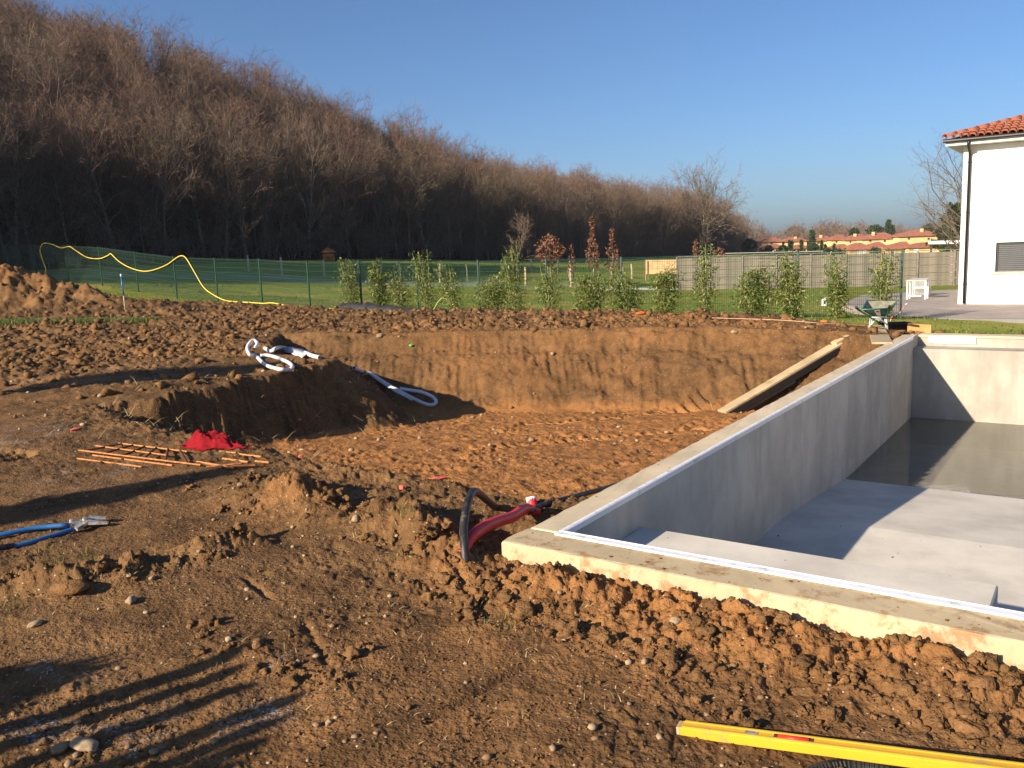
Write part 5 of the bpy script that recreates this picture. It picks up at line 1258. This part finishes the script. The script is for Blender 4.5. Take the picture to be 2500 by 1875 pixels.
# wooden fence posts on the far lawn
POSTS = [(1075, 645, 690), (1170, 646, 688), (1284, 653, 697), (1394, 637, 700), (1389, 645, 678), (1493, 643, 682), (1337, 645, 668), (689, 629, 672), (792, 636, 674), (876, 637, 681), (932, 639, 671), (976, 640, 672), (608, 625, 664), (1521, 651, 680), (1543, 646, 681), (1640, 658, 698), (1141, 647, 688), (1298, 634, 662), (1362, 638, 660)]
PL_ = ['post left of the tall pointed bamboo\'s neighbour', 'post by the wide bushy bamboo', 'short pale post right of the tallest bamboo', 'tall pale post left of the round bushy bamboo', 'post close behind the tall pale post', 'post under the right conical russet tree', 'post under the ball-shaped russet tree', 'post in the dark left of the small hut', 'post in front of the small hut', 'post beside the leftmost bamboo', 'grey post behind the second bamboo', 'forked post behind the leaning bamboo', 'grey post farthest left on the lawn', 'post left of the tan wood screen', 'second post left of the tan wood screen', 'post against the grey board fence end', 'thin grey post behind the pale hoop', 'grey post far back right of the tallest bamboo', 'grey post far back under the russet ball tree']
for i, (px, y0, y1) in enumerate(POSTS):
    hz = 611.4-.0398*(px-1250); zg = -.6 if px > 1000 else .0; Y = 40.0
    for it in range(60):
        q = at(px, y1, Y); g = float(base_land(q[0], q[1])); 
        if q[2] < g: break
        Y += .6
        if Y > 74: break
    q = at(px, y1, Y); b_ = np.array([q[0], q[1], float(base_land(q[0], q[1]))]); H = max(.9, (y1-y0)/FPX*Y)
    o = MB().tube([b_-np.array([0, 0, .2]), b_+np.array([.0, 0, H*.6]), b_+np.array([rng.normal(0, .03), 0, H])], [.075, .07, .062] if i not in (4, 16, 5) else [.04, .04, .035], 8).build('wooden_post', M['wood_post'], smooth=False, base=b_); tag(o, 'pale wooden '+PL_[i] if not PL_[i].startswith(('short', 'tall', 'thin', 'grey', 'forked')) else PL_[i].replace(' post', ' wooden post', 1), 'post', 'wooden posts on the far lawn')
# small hut in the shade
hq = at(808, 668, 74); hq[2] = float(base_land(hq[0], hq[1])); hq[2] -= .25; hut = thing('wooden_hut', hq, 'small dark wooden hut in the shade of the wood', 'hut')
MB().box(hq+np.array([0, 0, .5]), (.5, .5, .5)).build('wall', M['litter'], hut); MB().add([hq+np.array(v) for v in ((-.7, -.65, 1.0), (.7, -.65, 1.0), (.7, .65, 1.0), (-.7, .65, 1.0), (0, -.65, 1.45), (0, .65, 1.45))], [(0, 1, 4), (2, 3, 5), (1, 2, 5, 4), (3, 0, 4, 5), (0, 3, 2, 1)]).build('roof', M['litter'], hut)
# grey board fence
bf = thing('board_fence', at(1653, 705, 50), 'weathered grey board fence closing the far lawn', 'fence')
A_, B_ = at(1653, 705, 50.0), at(2420, 691, 46.0); A_[2] = -1.25; B_[2] = -1.42; npan = 9
slat_me = None; postb = None; un = (B_-A_)/np.linalg.norm(B_-A_); step = np.linalg.norm(B_-A_)/npan; ang = math.atan2(un[1], un[0])
for k in range(npan+1):
    pz = A_+un*step*k
    if postb is None: o = MB().box((0, -.03, .95), (.04, .04, .98), None, .005).build('post', M['wood_grey'], local=True); postb = o.data; o.parent = bf
    else: o = link('post', postb, bf)
    o.location = Vector(pz)-bf.location; o.rotation_euler[2] = ang
    if k == npan: break
    pan = thing('panel', (0, 0, 0), None, None); pan.parent = bf; pan.location = Vector(pz)-bf.location; pan.rotation_euler[2] = ang
    for j in range(13):
        if slat_me is None: o = MB().box((step/2, .0, 0), (step/2-.05, .009, .066), (np.array([1, 0, 0]), np.array([0, .985, .17]), np.array([0, -.17, .985])), .003).build('slat', M['wood_grey'], local=True); slat_me = o.data; o.parent = pan
        else: o = link('slat', slat_me, pan)
        o.location = (0, .006*((j*7+k*3) % 3-1), .08+j*.14+.012*((j*5+k) % 3-1)); o.rotation_euler = (0, .004*((j+k*2) % 3-1), 0)
    MB().box((step/2, .0, 1.925), (step/2-.04, .03, .02), None, .003).build('rail', M['wood_grey'], local=True).parent = pan
ws = thing('wood_screen', at(1576, 668, 58), 'tan horizontal-board wood screen beside the grey board fence', 'screen')
for j in range(8): a, b = at(1576, 667-j*4.3, 58), at(1654, 666-j*4.3, 57); MB().bar(a, b, .03, .115).build('board', M['wood_tan'], ws)
for px in (1576, 1613, 1652): MB().bar(at(px, 685, 57.8)-np.array([0, .04, 0]), at(px, 634, 57.8)-np.array([0, .04, 0]), .07, .05).build('post', M['wood_tan'], ws)
o = MB().bar(at(1466, 705, 46), at(1654, 705, 48), .22, .10).build('lawn_edging', M['white_plastic']); tag(o, 'long white edging strip lying across the far lawn', 'edging')
# lantern
ln = at(2012, 727, 31); ln[2] = float(base_land(ln[0], ln[1])); lan = thing('garden_lantern', ln, 'small white garden lantern standing on the lawn', 'lantern')
MB().box(ln+np.array([0, 0, .03]), (.075, .075, .03), None, .006).build('base', M['white_plastic'], lan)
for sx_ in (-1, 1):
    for sy_ in (-1, 1): MB().box(ln+np.array([sx_*.06, sy_*.06, .13]), (.012, .012, .07)).build('corner_post', M['white_plastic'], lan)
MB().box(ln+np.array([0, 0, .13]), (.05, .05, .069)).build('pane', M['glass'], lan)
MB().add([ln+np.array(v) for v in ((-.085, -.085, .20), (.085, -.085, .20), (.085, .085, .20), (-.085, .085, .20), (0, 0, .29))], [(0, 1, 4), (1, 2, 4), (2, 3, 4), (3, 0, 4), (3, 2, 1, 0)]).build('cap', M['white_plastic'], lan)

# terrace
TZ = -.77
tp = [gz(*q, TZ)[:2] for q in ((2055, 743), (2213, 777))]
far1, far2 = gz(2104, 720, TZ)[:2], gz(2340, 706, TZ)[:2]
e0 = np.array(gz(2213, 777, TZ)[:2]); e1 = e0+PR[:2]*14
ter = [tuple(tp[0]), tuple(e0), tuple(e1), tuple(e1+PD[:2]*14), tuple(far2+PR[:2]*2), tuple(far2), tuple(far1)]
o = MB().prism(ter, TZ-.25, TZ).build('terrace', M['paving']); tag(o, 'pale grey concrete terrace around the white house', kind='structure')
o = MB().box((*(e0+(e1-e0)/2-PD[:2]*.06), TZ-.085), (7.0, .055, .10), (PR, PD, (0, 0, 1)), .008).build('terrace_kerb', M['kerb']); tag(o, 'grey kerb along the front edge of the terrace', kind='structure')
# garden table and covered frame on the terrace
def onter(px, py): return gz(px, py, TZ)
tb_ = [onter(2216, 731), onter(2257, 731), onter(2247, 725.5), onter(2230, 725.5)]; t0 = onter(2236, 728)
tab = thing('garden_table', t0, 'white-legged garden table on the neighbouring terrace', 'table')
Ht = .62; a1, a2 = onter(2214, 731), onter(2258, 731); dx = a2-a1; dy = np.array([-dx[1], dx[0], 0])*.8
for c_ in (a1, a2, a1+dy, a2+dy): MB().bar(c_, c_+np.array([0, 0, Ht]), .035).build('leg', M['white_plastic'], tab)
MB().box((a1+a2+dy)/2+np.array([0, 0, Ht+.02]), (np.linalg.norm(dx)/2+.04, np.linalg.norm(dy)/2+.04, .02), (dx/np.linalg.norm(dx), dy/np.linalg.norm(dy), (0, 0, 1)), .004).build('tabletop', M['sill'], tab)
MB().bar((a1+a2)/2-dx*.48+np.array([0, 0, .12]), (a1+a2)/2+dx*.3+np.array([0, 0, .12]), .03).build('stretcher', M['white_plastic'], tab)
def film():
    n = N('clear_film'); c = n.done(c4(.36, .38, .40), .25, 0, .5); n.b.inputs['Alpha'].default_value = .38; return n.m
M['film'] = film()
c0 = onter(2256, 724)+np.array([.1, .5, 0]); cov = thing('plastic_cover', c0, 'translucent plastic cover draped over furniture beside the table', 'cover')
MB().box(c0+np.array([0, 0, .32]), (.32, .25, .32), (PR, PD, (0, 0, 1)), .04).build('film', M['film'], cov); MB().box(c0+np.array([0, 0, .30]), (.22, .2, .03), (PR, PD, (0, 0, 1))).build('shelf', M['white_plastic'], cov)
for s1 in (-1, 1):
    for s2 in (-1, 1): MB().bar(c0+PR*.22*s1+PD*.2*s2, c0+PR*.22*s1+PD*.2*s2+np.array([0, 0, .58]), .025).build('leg', M['white_plastic'], cov)

# white house
hc = gz(2338, 742, TZ); EZ = at(2354, 357, hc[1])[2]; HWID, HDEP = 12.0, 9.0
house = thing('white_house', hc, 'white rendered house with terracotta tiled roof beside the terrace', 'house')
Z3 = np.array([0, 0, 1.0])
def hp_(a, b, z): return hc+PR*a+PD*b+np.array([0, 0, z-TZ])
def hbox(a0, a1, b0, b1, z0, z1, name, mat, parent=None, bev=0.0): return MB().box(hp_((a0+a1)/2, (b0+b1)/2, (z0+z1)/2), ((a1-a0)/2, (b1-b0)/2, (z1-z0)/2), (PR, PD, Z3), bev).build(name, mat, parent or house)
# wall with the window opening left out
def house_uv(px, py):
    dd_ = ray(px, py); t = ((hc-CAM)@PD)/(dd_@PD); P = CAM+dd_*t; return (P-hc)@PR, P[2]
wa, wt = house_uv(2432, 592); _, wbz_ = house_uv(2432, 664); wb_ = wa+1.4
hbox(0, wa, 0, .2, TZ-.1, EZ, 'wall', M['house_white']); hbox(wa, wb_, 0, .2, TZ-.1, wbz_, 'wall', M['house_white']); hbox(wa, wb_, 0, .2, wt, EZ, 'wall', M['house_white']); hbox(wb_, HWID, 0, .2, TZ-.1, EZ, 'wall', M['house_white'])
hbox(0, .2, .2, HDEP, TZ-.1, EZ, 'wall', M['house_white']); hbox(HWID-.2, HWID, .2, HDEP, TZ-.1, EZ, 'wall', M['house_white']); hbox(.2, HWID-.2, HDEP-.2, HDEP, TZ-.1, EZ, 'wall', M['house_white'])
win = thing('window', hp_(wa, .1, wbz_), None, None); win.parent = house; win.location = Vector(hp_(wa, .1, wbz_))-house.location
def wbox(a0, a1, b0, b1, z0, z1, name, mat): return MB().box(hp_((a0+a1)/2, (b0+b1)/2, (z0+z1)/2), ((a1-a0)/2, (b1-b0)/2, (z1-z0)/2), (PR, PD, Z3)).build(name, mat, win)
wbox(wa, wa+.06, .07, .14, wbz_, wt, 'frame', M['gutter']); wbox(wb_-.06, wb_, .07, .14, wbz_, wt, 'frame', M['gutter']); wbox(wa+.06, wb_-.06, .07, .14, wt-.07, wt, 'frame', M['gutter'])
ns = 14; hs = (wt-.07-wbz_)/ns
for k in range(ns): wbox(wa+.06, wb_-.06, .095+.004*(k % 2), .115+.004*(k % 2), wbz_+k*hs+.008, wbz_+(k+1)*hs-.010, 'shutter_slat', M['shutter'])
wbox(wa+.06, wb_-.06, .126, .136, wbz_, wt-.071, 'pane', M['glass'])
wbox(wa-.08, wb_+.08, -.06, .069, wbz_-.06, wbz_-.002, 'sill', M['sill'])
# roof: hip with canal tiles laid one by one near the visible corner
OV = .44; roof = thing('roof', hp_(-OV, -OV, EZ), None, None); roof.parent = house; roof.location = Vector(hp_(-OV, -OV, EZ))-house.location
def rbuild(mb, name, mat): return mb.build(name, mat, roof)
rbuild(MB().box(hp_(HWID/2, HDEP/2, EZ+.03), (HWID/2+OV-.03, HDEP/2+OV-.03, .025), (PR, PD, Z3)), 'soffit', M['soffit'])
rbuild(MB().box(hp_(HWID/2, -OV+.012, EZ+.10), (HWID/2+OV, .012, .09), (PR, PD, Z3)), 'fascia', M['house_white'])
rbuild(MB().box(hp_(-OV+.012, HDEP/2+.03, EZ+.10), (.012, HDEP/2+OV-.03, .09), (PR, PD, Z3)), 'fascia', M['house_white'])
PIT_ = .29; apex = HDEP/2+OV
V = [hp_(-OV, -OV, EZ+.2), hp_(HWID+OV, -OV, EZ+.2), hp_(HWID+OV, HDEP+OV, EZ+.2), hp_(-OV, HDEP+OV, EZ+.2), hp_(-OV+apex, -OV+apex, EZ+.2+apex*PIT_), hp_(HWID+OV-apex, HDEP+OV-apex, EZ+.2+apex*PIT_)]
rbuild(MB().add(V, [(0, 1, 5, 4), (1, 2, 5), (2, 3, 4, 5), (3, 0, 4), (3, 2, 1, 0)]), 'underlay', M['tile'])
# gutter and downpipe
gm = MB(); prof_ = [(.0, .0), (-.11, .0), (-.125, .035), (-.115, .07), (-.13, .10), (-.10, .105), (-.10, .03), (.0, .03)]
n_ = len(prof_); GV = []
for a in (-OV-.06, HWID+OV+.06): GV += [hp_(a, -OV-.002+q[0], EZ+.105+q[1]) for q in prof_]
gm.add(GV, [(i, (i+1) % n_, n_+(i+1) % n_, n_+i) for i in range(n_)]+[tuple(range(n_))[::-1], tuple(range(n_, 2*n_))]); gm.build('gutter', M['gutter'], house)
da, _ = house_uv(2366, 420); dt = house_uv(2370, 352)[0]
MB().tube([hp_(dt, -OV-.06, EZ+.11), hp_(dt, -OV-.05, EZ+.02), hp_(dt, -.12, EZ-.18), hp_(dt, -.06, EZ-.30), hp_(dt, -.06, TZ+.02)], .045, 10).build('downpipe', M['gutter'], house, True)
for zz in (EZ-.5, EZ-2.0, TZ+.6): hbox(dt-.06, dt+.06, -.075, -.002, zz, zz+.03, 'pipe_clip', M['gutter'])
def tile_mesh(L, r0, r1, name):
    n = 9; V = []; F = []
    for i, (y_, r_) in enumerate(((0, r0), (L, r1))):
        for th_ in (1.0, .86):
            for j in range(n+1):
                t = math.pi*j/n; V.append((r_*th_*math.cos(t), y_, r_*th_*math.sin(t)*.82))
    m_ = n+1
    for j in range(n): F += [(j, j+1, 2*m_+j+1, 2*m_+j), (m_+j+1, m_+j, 3*m_+j, 3*m_+j+1), (j+1, j, m_+j, m_+j+1), (2*m_+j, 2*m_+j+1, 3*m_+j+1, 3*m_+j)]
    me = raw_mesh(name, V, F); shade_smooth(me); return me
tm = tile_mesh(.46, .105, .085, 'canal_tile'); tm.materials.append(M['tile'])
up_ = PD*math.cos(math.atan(PIT_))+Z3*math.sin(math.atan(PIT_)); nrm_ = np.cross(PR, up_)
def orient(o, x_, y_, z_, loc): 
    m_ = Matrix(((x_[0], y_[0], z_[0], 0), (x_[1], y_[1], z_[1], 0), (x_[2], y_[2], z_[2], 0), (0, 0, 0, 1))); o.rotation_euler = m_.to_euler(); o.location = Vector(loc)-roof.location-house.location
tc = 0
for c_ in range(18):
    a = -OV+.10+c_*.205
    for r_ in range(9):
        s_ = r_*.36
        if s_*math.cos(math.atan(PIT_)) > (a+OV)-.02: break
        if tc >= 150: break
        o = link('roof_tile', tm, roof); jit = .012*((c_*5+r_*3) % 3-1)
        orient(o, PR, up_, nrm_, hp_(a+jit*.4, -OV-.03, EZ+.215)+up_*(s_-.02+jit)+nrm_*(.012+.012*(r_ > 0))); tc += 1
hd = np.array(V[4])-np.array(V[0]); hl_ = np.linalg.norm(hd); hd /= hl_; hx = np.cross(hd, Z3); hx /= np.linalg.norm(hx); hz_ = np.cross(hx, hd)
hm = tile_mesh(.44, .13, .11, 'hip_tile'); hm.materials.append(M['tile'])
for k in range(int(hl_/.37)):
    o = link('hip_tile', hm, roof); orient(o, hx, hd, hz_, np.array(V[0])+hd*(k*.37-.04)+Z3*(.075+.006*(k % 2)))
# flat canopy behind the board fence
cp0 = at(2330, 612, 54); can = thing('flat_canopy', (cp0[0], cp0[1], -1.5), 'flat white canopy on grey posts behind the board fence', 'canopy')
q0, q1 = at(2297, 592, 54), at(2420, 586, 53)
MB().box((q0+q1)/2, (np.linalg.norm(q1-q0)/2, 1.6, .10), ((q1-q0)/np.linalg.norm(q1-q0), (0, 1, 0), (0, 0, 1)), .01).build('canopy_roof', M['white_plastic'], can)
for px in (2330, 2400): qq = at(px, 600, 54); MB().bar((qq[0], qq[1], -1.6), (qq[0], qq[1], q0[2]-.08), .30).build('post', M['sill'], can)

# ------------------------------------------------------------------ the hamlet
def z8(x, y): return 1820+x/4.254, 540+y/4.254
def hamlet_house(x0, x1, ye, yr, xr, yb, Y, label, chim=None, wins=(), ridge=0.25, dep=8.5):
    """x0..x1 wall ends, ye eaves, yr ridge, xr ridge middle (all measured on the picture), at distance Y"""
    a = at(*z8(x0, ye), Y); b = at(*z8(x1, ye), Y); ze = (a[2]+b[2])/2; zr = at(*z8(xr, yr), Y+dep/2)[2]; zb = at(*z8((x0+x1)/2, yb), Y)[2]
    t = thing('village_house', ((a[0]+b[0])/2, Y+dep/2, zb), label, 'house', 'cream houses of the hamlet')
    MB().box(((a[0]+b[0])/2, Y+dep/2, (ze+zb)/2), ((b[0]-a[0])/2-.25, dep/2-.25, (ze-zb)/2)).build('wall', M['cream'], t)
    xm = at(*z8(xr, yr), Y+dep/2)[0]; rl = (b[0]-a[0])*ridge/2; o_ = .35
    V = [(a[0]-o_, Y-o_, ze), (b[0]+o_, Y-o_, ze), (b[0]+o_, Y+dep+o_, ze), (a[0]-o_, Y+dep+o_, ze), (xm-rl, Y+dep/2, zr), (xm+rl, Y+dep/2, zr)]
    rf = MB().add(V+[(v[0], v[1], v[2]-.14) for v in V[:4]], [(0, 1, 5, 4), (1, 2, 5), (2, 3, 4, 5), (3, 0, 4), (6, 7, 1, 0), (7, 8, 2, 1), (8, 9, 3, 2), (9, 6, 0, 3), (9, 8, 7, 6)]).build('roof', M['roof_far'], t)
    if chim:
        cx, cy0 = z8(chim[0], chim[1]); p_ = at(cx, cy0, Y+dep*.3); o = MB().box((p_[0], p_[1], p_[2]-.55), (.32, .32, .6)).build('chimney', M['cream'], rf); 
    for (wx0, wx1, wy0, wy1, kind) in wins:
        p0, p1 = at(*z8(wx0, wy1), Y), at(*z8(wx1, wy0), Y); w_ = MB().box(((p0[0]+p1[0])/2, Y+.22, (p0[2]+p1[2])/2), ((p1[0]-p0[0])/2, .06, (p1[2]-p0[2])/2)).build('garage_door' if kind == 'g' else 'window', M['white_plastic'] if kind == 'g' else M['gutter'], t)
        if kind != 'g': MB().box(((p0[0]+p1[0])/2, Y+.14, (p0[2]+p1[2])/2), ((p1[0]-p0[0])/2*.75, .015, (p1[2]-p0[2])/2*.75)).build('pane', M['glass'], w_)
    return t
HH = [(165, 392, 212, 168, 275, 330, 262, 'leftmost two-storey cream house of the hamlet', None, [(265, 285, 222, 240, 'w')]),
      (405, 648, 205, 165, 500, 330, 262, 'two-storey cream house with a chimney behind the cypresses', (518, 163), [(482, 505, 218, 240, 'w'), (590, 605, 218, 238, 'w')]),
      (712, 900, 198, 150, 830, 330, 258, 'two-storey cream house with a tall chimney at its edge', (783, 145), [(760, 775, 212, 232, 'w')]),
      (880, 1050, 190, 139, 985, 330, 255, 'two-storey cream house between two chimneyed ones', None, [(940, 955, 205, 225, 'w')]),
      (1035, 1260, 190, 134, 1175, 330, 252, 'cream house with a small chimney left of the widest roof', (1137, 132), [(1085, 1100, 205, 225, 'w')]),
      (1205, 1582, 180, 118, 1400, 330, 248, 'cream house with the wide hipped roof mid-hamlet', (1327, 113), [(1440, 1460, 195, 215, 'w'), (1290, 1310, 195, 215, 'w')]),
      (1590, 2005, 150, 86, 1800, 330, 244, 'tallest cream house at the right end of the hamlet', (1832, 78), [(1895, 1915, 172, 192, 'w'), (1690, 1710, 168, 190, 'w')]),
      (112, 385, 277, 236, 290, 360, 236, 'low garage wing under the leftmost house', None, [(285, 325, 290, 330, 'g')]),
      (470, 660, 278, 240, 570, 360, 236, 'low wing under the chimneyed house by the cypresses', None, []),
      (850, 1088, 294, 236, 1000, 360, 228, 'low cream wing left of the white garage doors', None, [(870, 905, 310, 345, 'g')]),
      (1080, 1318, 290, 222, 1165, 365, 222, 'low cream wing with white garage doors', None, [(1172, 1212, 303, 350, 'g'), (1218, 1258, 303, 350, 'g')]),
      (1285, 1490, 276, 215, 1370, 360, 226, 'low cream wing under the wide hipped roof', None, [(1400, 1430, 290, 340, 'w'), (1455, 1480, 290, 340, 'g')]),
      (1470, 1720, 282, 211, 1640, 360, 222, 'low cream wing left of the tallest house\'s wing', None, [(1510, 1540, 296, 340, 'w'), (1640, 1660, 292, 325, 'w')]),
      (1690, 2030, 268, 219, 1850, 360, 220, 'low cream wing at the right end under the tallest house', None, [(1755, 1800, 285, 330, 'g'), (1920, 1940, 285, 325, 'w')])]
for h_ in HH: hamlet_house(*h_)
# cypresses, cedars and hedges round the hamlet
def ztree(name, label, x, y0, y1, wz, Y, prof, n, size, mat, group, seed):
    b_ = at(*z8(x, y1), Y); H = at(*z8(x, y0), Y)[2]-b_[2]; R_ = wz/4.254/FPX*Y/2
    return leafy(name, label, 'tree', b_, H, prof(R_), n, size, size*.5, mat, .12, seed, group, z0=H*.03)
col_ = lambda r: (lambda t: r*min(1, t*7+.4)*(1-t)**.45)
for i, (x, y0, y1, w_, Y, lab) in enumerate([(455, 203, 300, 22, 205, 'cypress at the left of the hamlet\'s close pair'), (478, 208, 300, 22, 205, 'cypress at the right of the hamlet\'s close pair'), (580, 195, 312, 26, 200, 'tall cypress left of the round bush'), (790, 205, 325, 30, 200, 'tallest dark cypress right of the round bush'), (830, 245, 320, 18, 200, 'short cypress beside the tallest dark one'), (920, 235, 342, 26, 200, 'lone cypress in front of the low wings')]):
    ztree('cypress', lab, x, y0, y1, w_, Y, col_, 420, .42, M['evergreen'], 'cypresses of the hamlet', 60+i)
ced = lambda r: (lambda t: r*(1-.75*t)*(.45+.55*abs(math.sin(t*11)))*min(1, t*5+.2))
for i, (x, y0, y1, w_, Y, pf, lab) in enumerate([(690, 95, 310, 120, 235, ced, 'dark layered cedar behind the round bush'), (705, 235, 312, 110, 205, ball, 'dark round bush between the cypresses'), (40, 190, 340, 150, 190, ball, 'broad dark evergreen left of the hamlet'), (1345, 45, 150, 150, 330, ball, 'broad blue-green pine behind the wide roof'), (1480, -5, 150, 90, 320, ced, 'spired dark cedar behind the wide roof'), (1525, 55, 150, 22, 310, col_, 'narrow dark cypress beside the spired cedar'), (1130, 80, 150, 80, 335, ball, 'small dark pine behind the chimneyed roof'), (500, 65, 180, 150, 420, ball, 'flat dark pine far behind the left houses'), (1900, 40, 120, 80, 330, ball, 'dark tree behind the tallest cream house'), (390, 260, 330, 90, 190, ball, 'dark shrub in front of the left houses'), (240, 265, 330, 70, 190, ball, 'grey-green shrub before the leftmost house'), (1345, 285, 340, 90, 195, ball, 'low spreading evergreen in front of the wings')]):
    ztree('evergreen_tree', lab, x, y0, y1, w_, Y, pf, 900, .55 if Y < 300 else .9, M['evergreen'], 'evergreens round the hamlet', 80+i)
# dark conifer by the house and hedge along the lane
b_ = at(2330, 625, 60); leafy('conifer', 'dark conifer close behind the white house corner', 'tree', b_, at(2330, 500, 60)[2]-b_[2], ced(1.9), 2600, .30, .12, M['evergreen'], .12, 97, z0=.3)
def hedge(pa, pb, h_, dpt, n, label, seed):
    a, b = np.array(pa), np.array(pb); r = np.random.default_rng(seed); u = r.random(n); P = a+(b-a)*u[:, None]+np.stack([r.normal(0, dpt/3, n), r.normal(0, dpt/3, n), r.random(n)*h_*(.85+.25*vnoise(u*30, u*0, seed))], 1)
    V, F = leaf_quads(P, .55, .3, None, seed); base = (a+b)/2; me = fast_mesh('hedge', V-base, F); o = link('hedge', me, None, base, [M['hedge']]); return tag(o, label, 'hedge')
a, b = at(1790, 634, 160), at(2060, 630, 165); hedge(a, b, 1.9, 1.6, 2600, 'long dark clipped hedge in front of the hamlet', 3)
o = MB().bar(at(1770, 618.5, 130), at(2010, 613, 130), .10, .10).build('railing', M['sill']); tag(o, 'thin pale rail along the lane before the hamlet', 'railing')
# far woods
FARV = [joined(*bare_tree(41, 15, .3, .25, .42, 12, 4, 4, 4, .8, .06, 1, 1.6, .10), 'far_tree'), joined(*bare_tree(42, 13, .3, .2, .5, 12, 4, 4, 4, .9, .06, 1, 1.6, .10), 'far_tree')]
FC = bpy.data.collections.new('far_wood_prototypes')
for me in FARV: FC.objects.link(bpy.data.objects.new('far_tree', me))
pts = []
for i in range(420):
    px = random.uniform(1740, 2700); Y = random.uniform(340, 560); top = 566+8*math.sin(px*.021)+5*math.sin(px*.067+1)-.012*(px-2000)+(Y-340)*.02
    if px < 1860: top -= 16*(1-(px-1740)/120)
    q = at(px, top+random.uniform(0, 14), Y); pts.append((q[0], q[1], q[2]-14))
pts = np.array(pts); instancer('far_wood', pts, rng.uniform(0, 6.28, len(pts)), rng.uniform(.85, 1.1, len(pts)), FC, 'distant hazy wood on the horizon behind the hamlet')
# a bird over the wood
bp = at(1375, 341, 70); bm_ = MB().add([bp+np.array(v)*.55 for v in ((-.5, 0, .06), (-.22, .06, .10), (0, .05, 0), (.22, .06, .10), (.5, 0, .06), (.2, -.08, .08), (0, -.10, 0), (-.2, -.08, .08), (0, .26, .01), (0, -.30, .0), (0, .0, -.07))], [(0, 1, 7), (1, 2, 6, 7), (2, 3, 5, 6), (3, 4, 5), (2, 8, 10), (8, 6, 10), (6, 9, 10), (9, 2, 10)])
o = bm_.build('bird', M['black_clean']); tag(o, 'small dark bird in flight over the wood', 'bird')
# shadow-casting shrub and cypress left of the picture
tq = gz(575, 1158, -.15); hb_ = 2.6; b2 = tq[:2]-hl*hb_/math.tan(SUN_EL)
leafy('cypress', 'slim cypress standing outside the picture beside the plot', 'tree', (b2[0], b2[1], ground(b2[0], b2[1])), hb_, col_(.40), 6000, .12, .06, M['evergreen'], .05, 201, z0=.05)
tq = np.array([-3.9, 12.75, -.1]); hb_ = 4.6; b2 = tq[:2]-hl*hb_/math.tan(SUN_EL)
leafy('cypress', 'broad tall evergreen outside the picture shading the plateau', 'tree', (b2[0], b2[1], ground(b2[0], b2[1])), hb_, ball(.85), 14000, .16, .09, M['evergreen'], .08, 203, z0=.3)
tq = gz(190, 1640, -.15); hb_ = 1.1; b2 = tq[:2]-hl*hb_/math.tan(SUN_EL)
leafy('shrub', 'low rounded shrub standing outside the picture beside the stakes', 'shrub', (b2[0], b2[1], ground(b2[0], b2[1])), hb_, ball(.34), 3000, .10, .05, M['evergreen'], .03, 202, z0=.05)

# ------------------------------------------------------------------ winter air
def haze():
    m = bpy.data.materials.new('haze_air'); m.use_nodes = True; nt = m.node_tree
    nt.nodes.remove(nt.nodes['Principled BSDF']); v = nt.nodes.new('ShaderNodeVolumePrincipled')
    v.inputs['Color'].default_value = (.86, .88, 1.0, 1); v.inputs['Density'].default_value = HAZE; v.inputs['Anisotropy'].default_value = .2
    nt.links.new(v.outputs[0], nt.nodes['Material Output'].inputs['Volume'])
    lo = min((o.matrix_world @ Vector(c)).z for o in (bpy.data.objects['lawn'],) for c in o.bound_box)
    hi = max((o.matrix_world @ Vector(c)).z for o in (bpy.data.objects['lawn'],) for c in o.bound_box)+18
    o = MB().box((0, 330, (lo-1+hi)/2), (790, 480, (hi-lo+1)/2)).build('haze', m, base=(0, 330, lo-1)); tag(o, 'thin blue winter haze hanging over the valley', kind='stuff')
    o.visible_shadow = True
HAZE = .0002
haze()
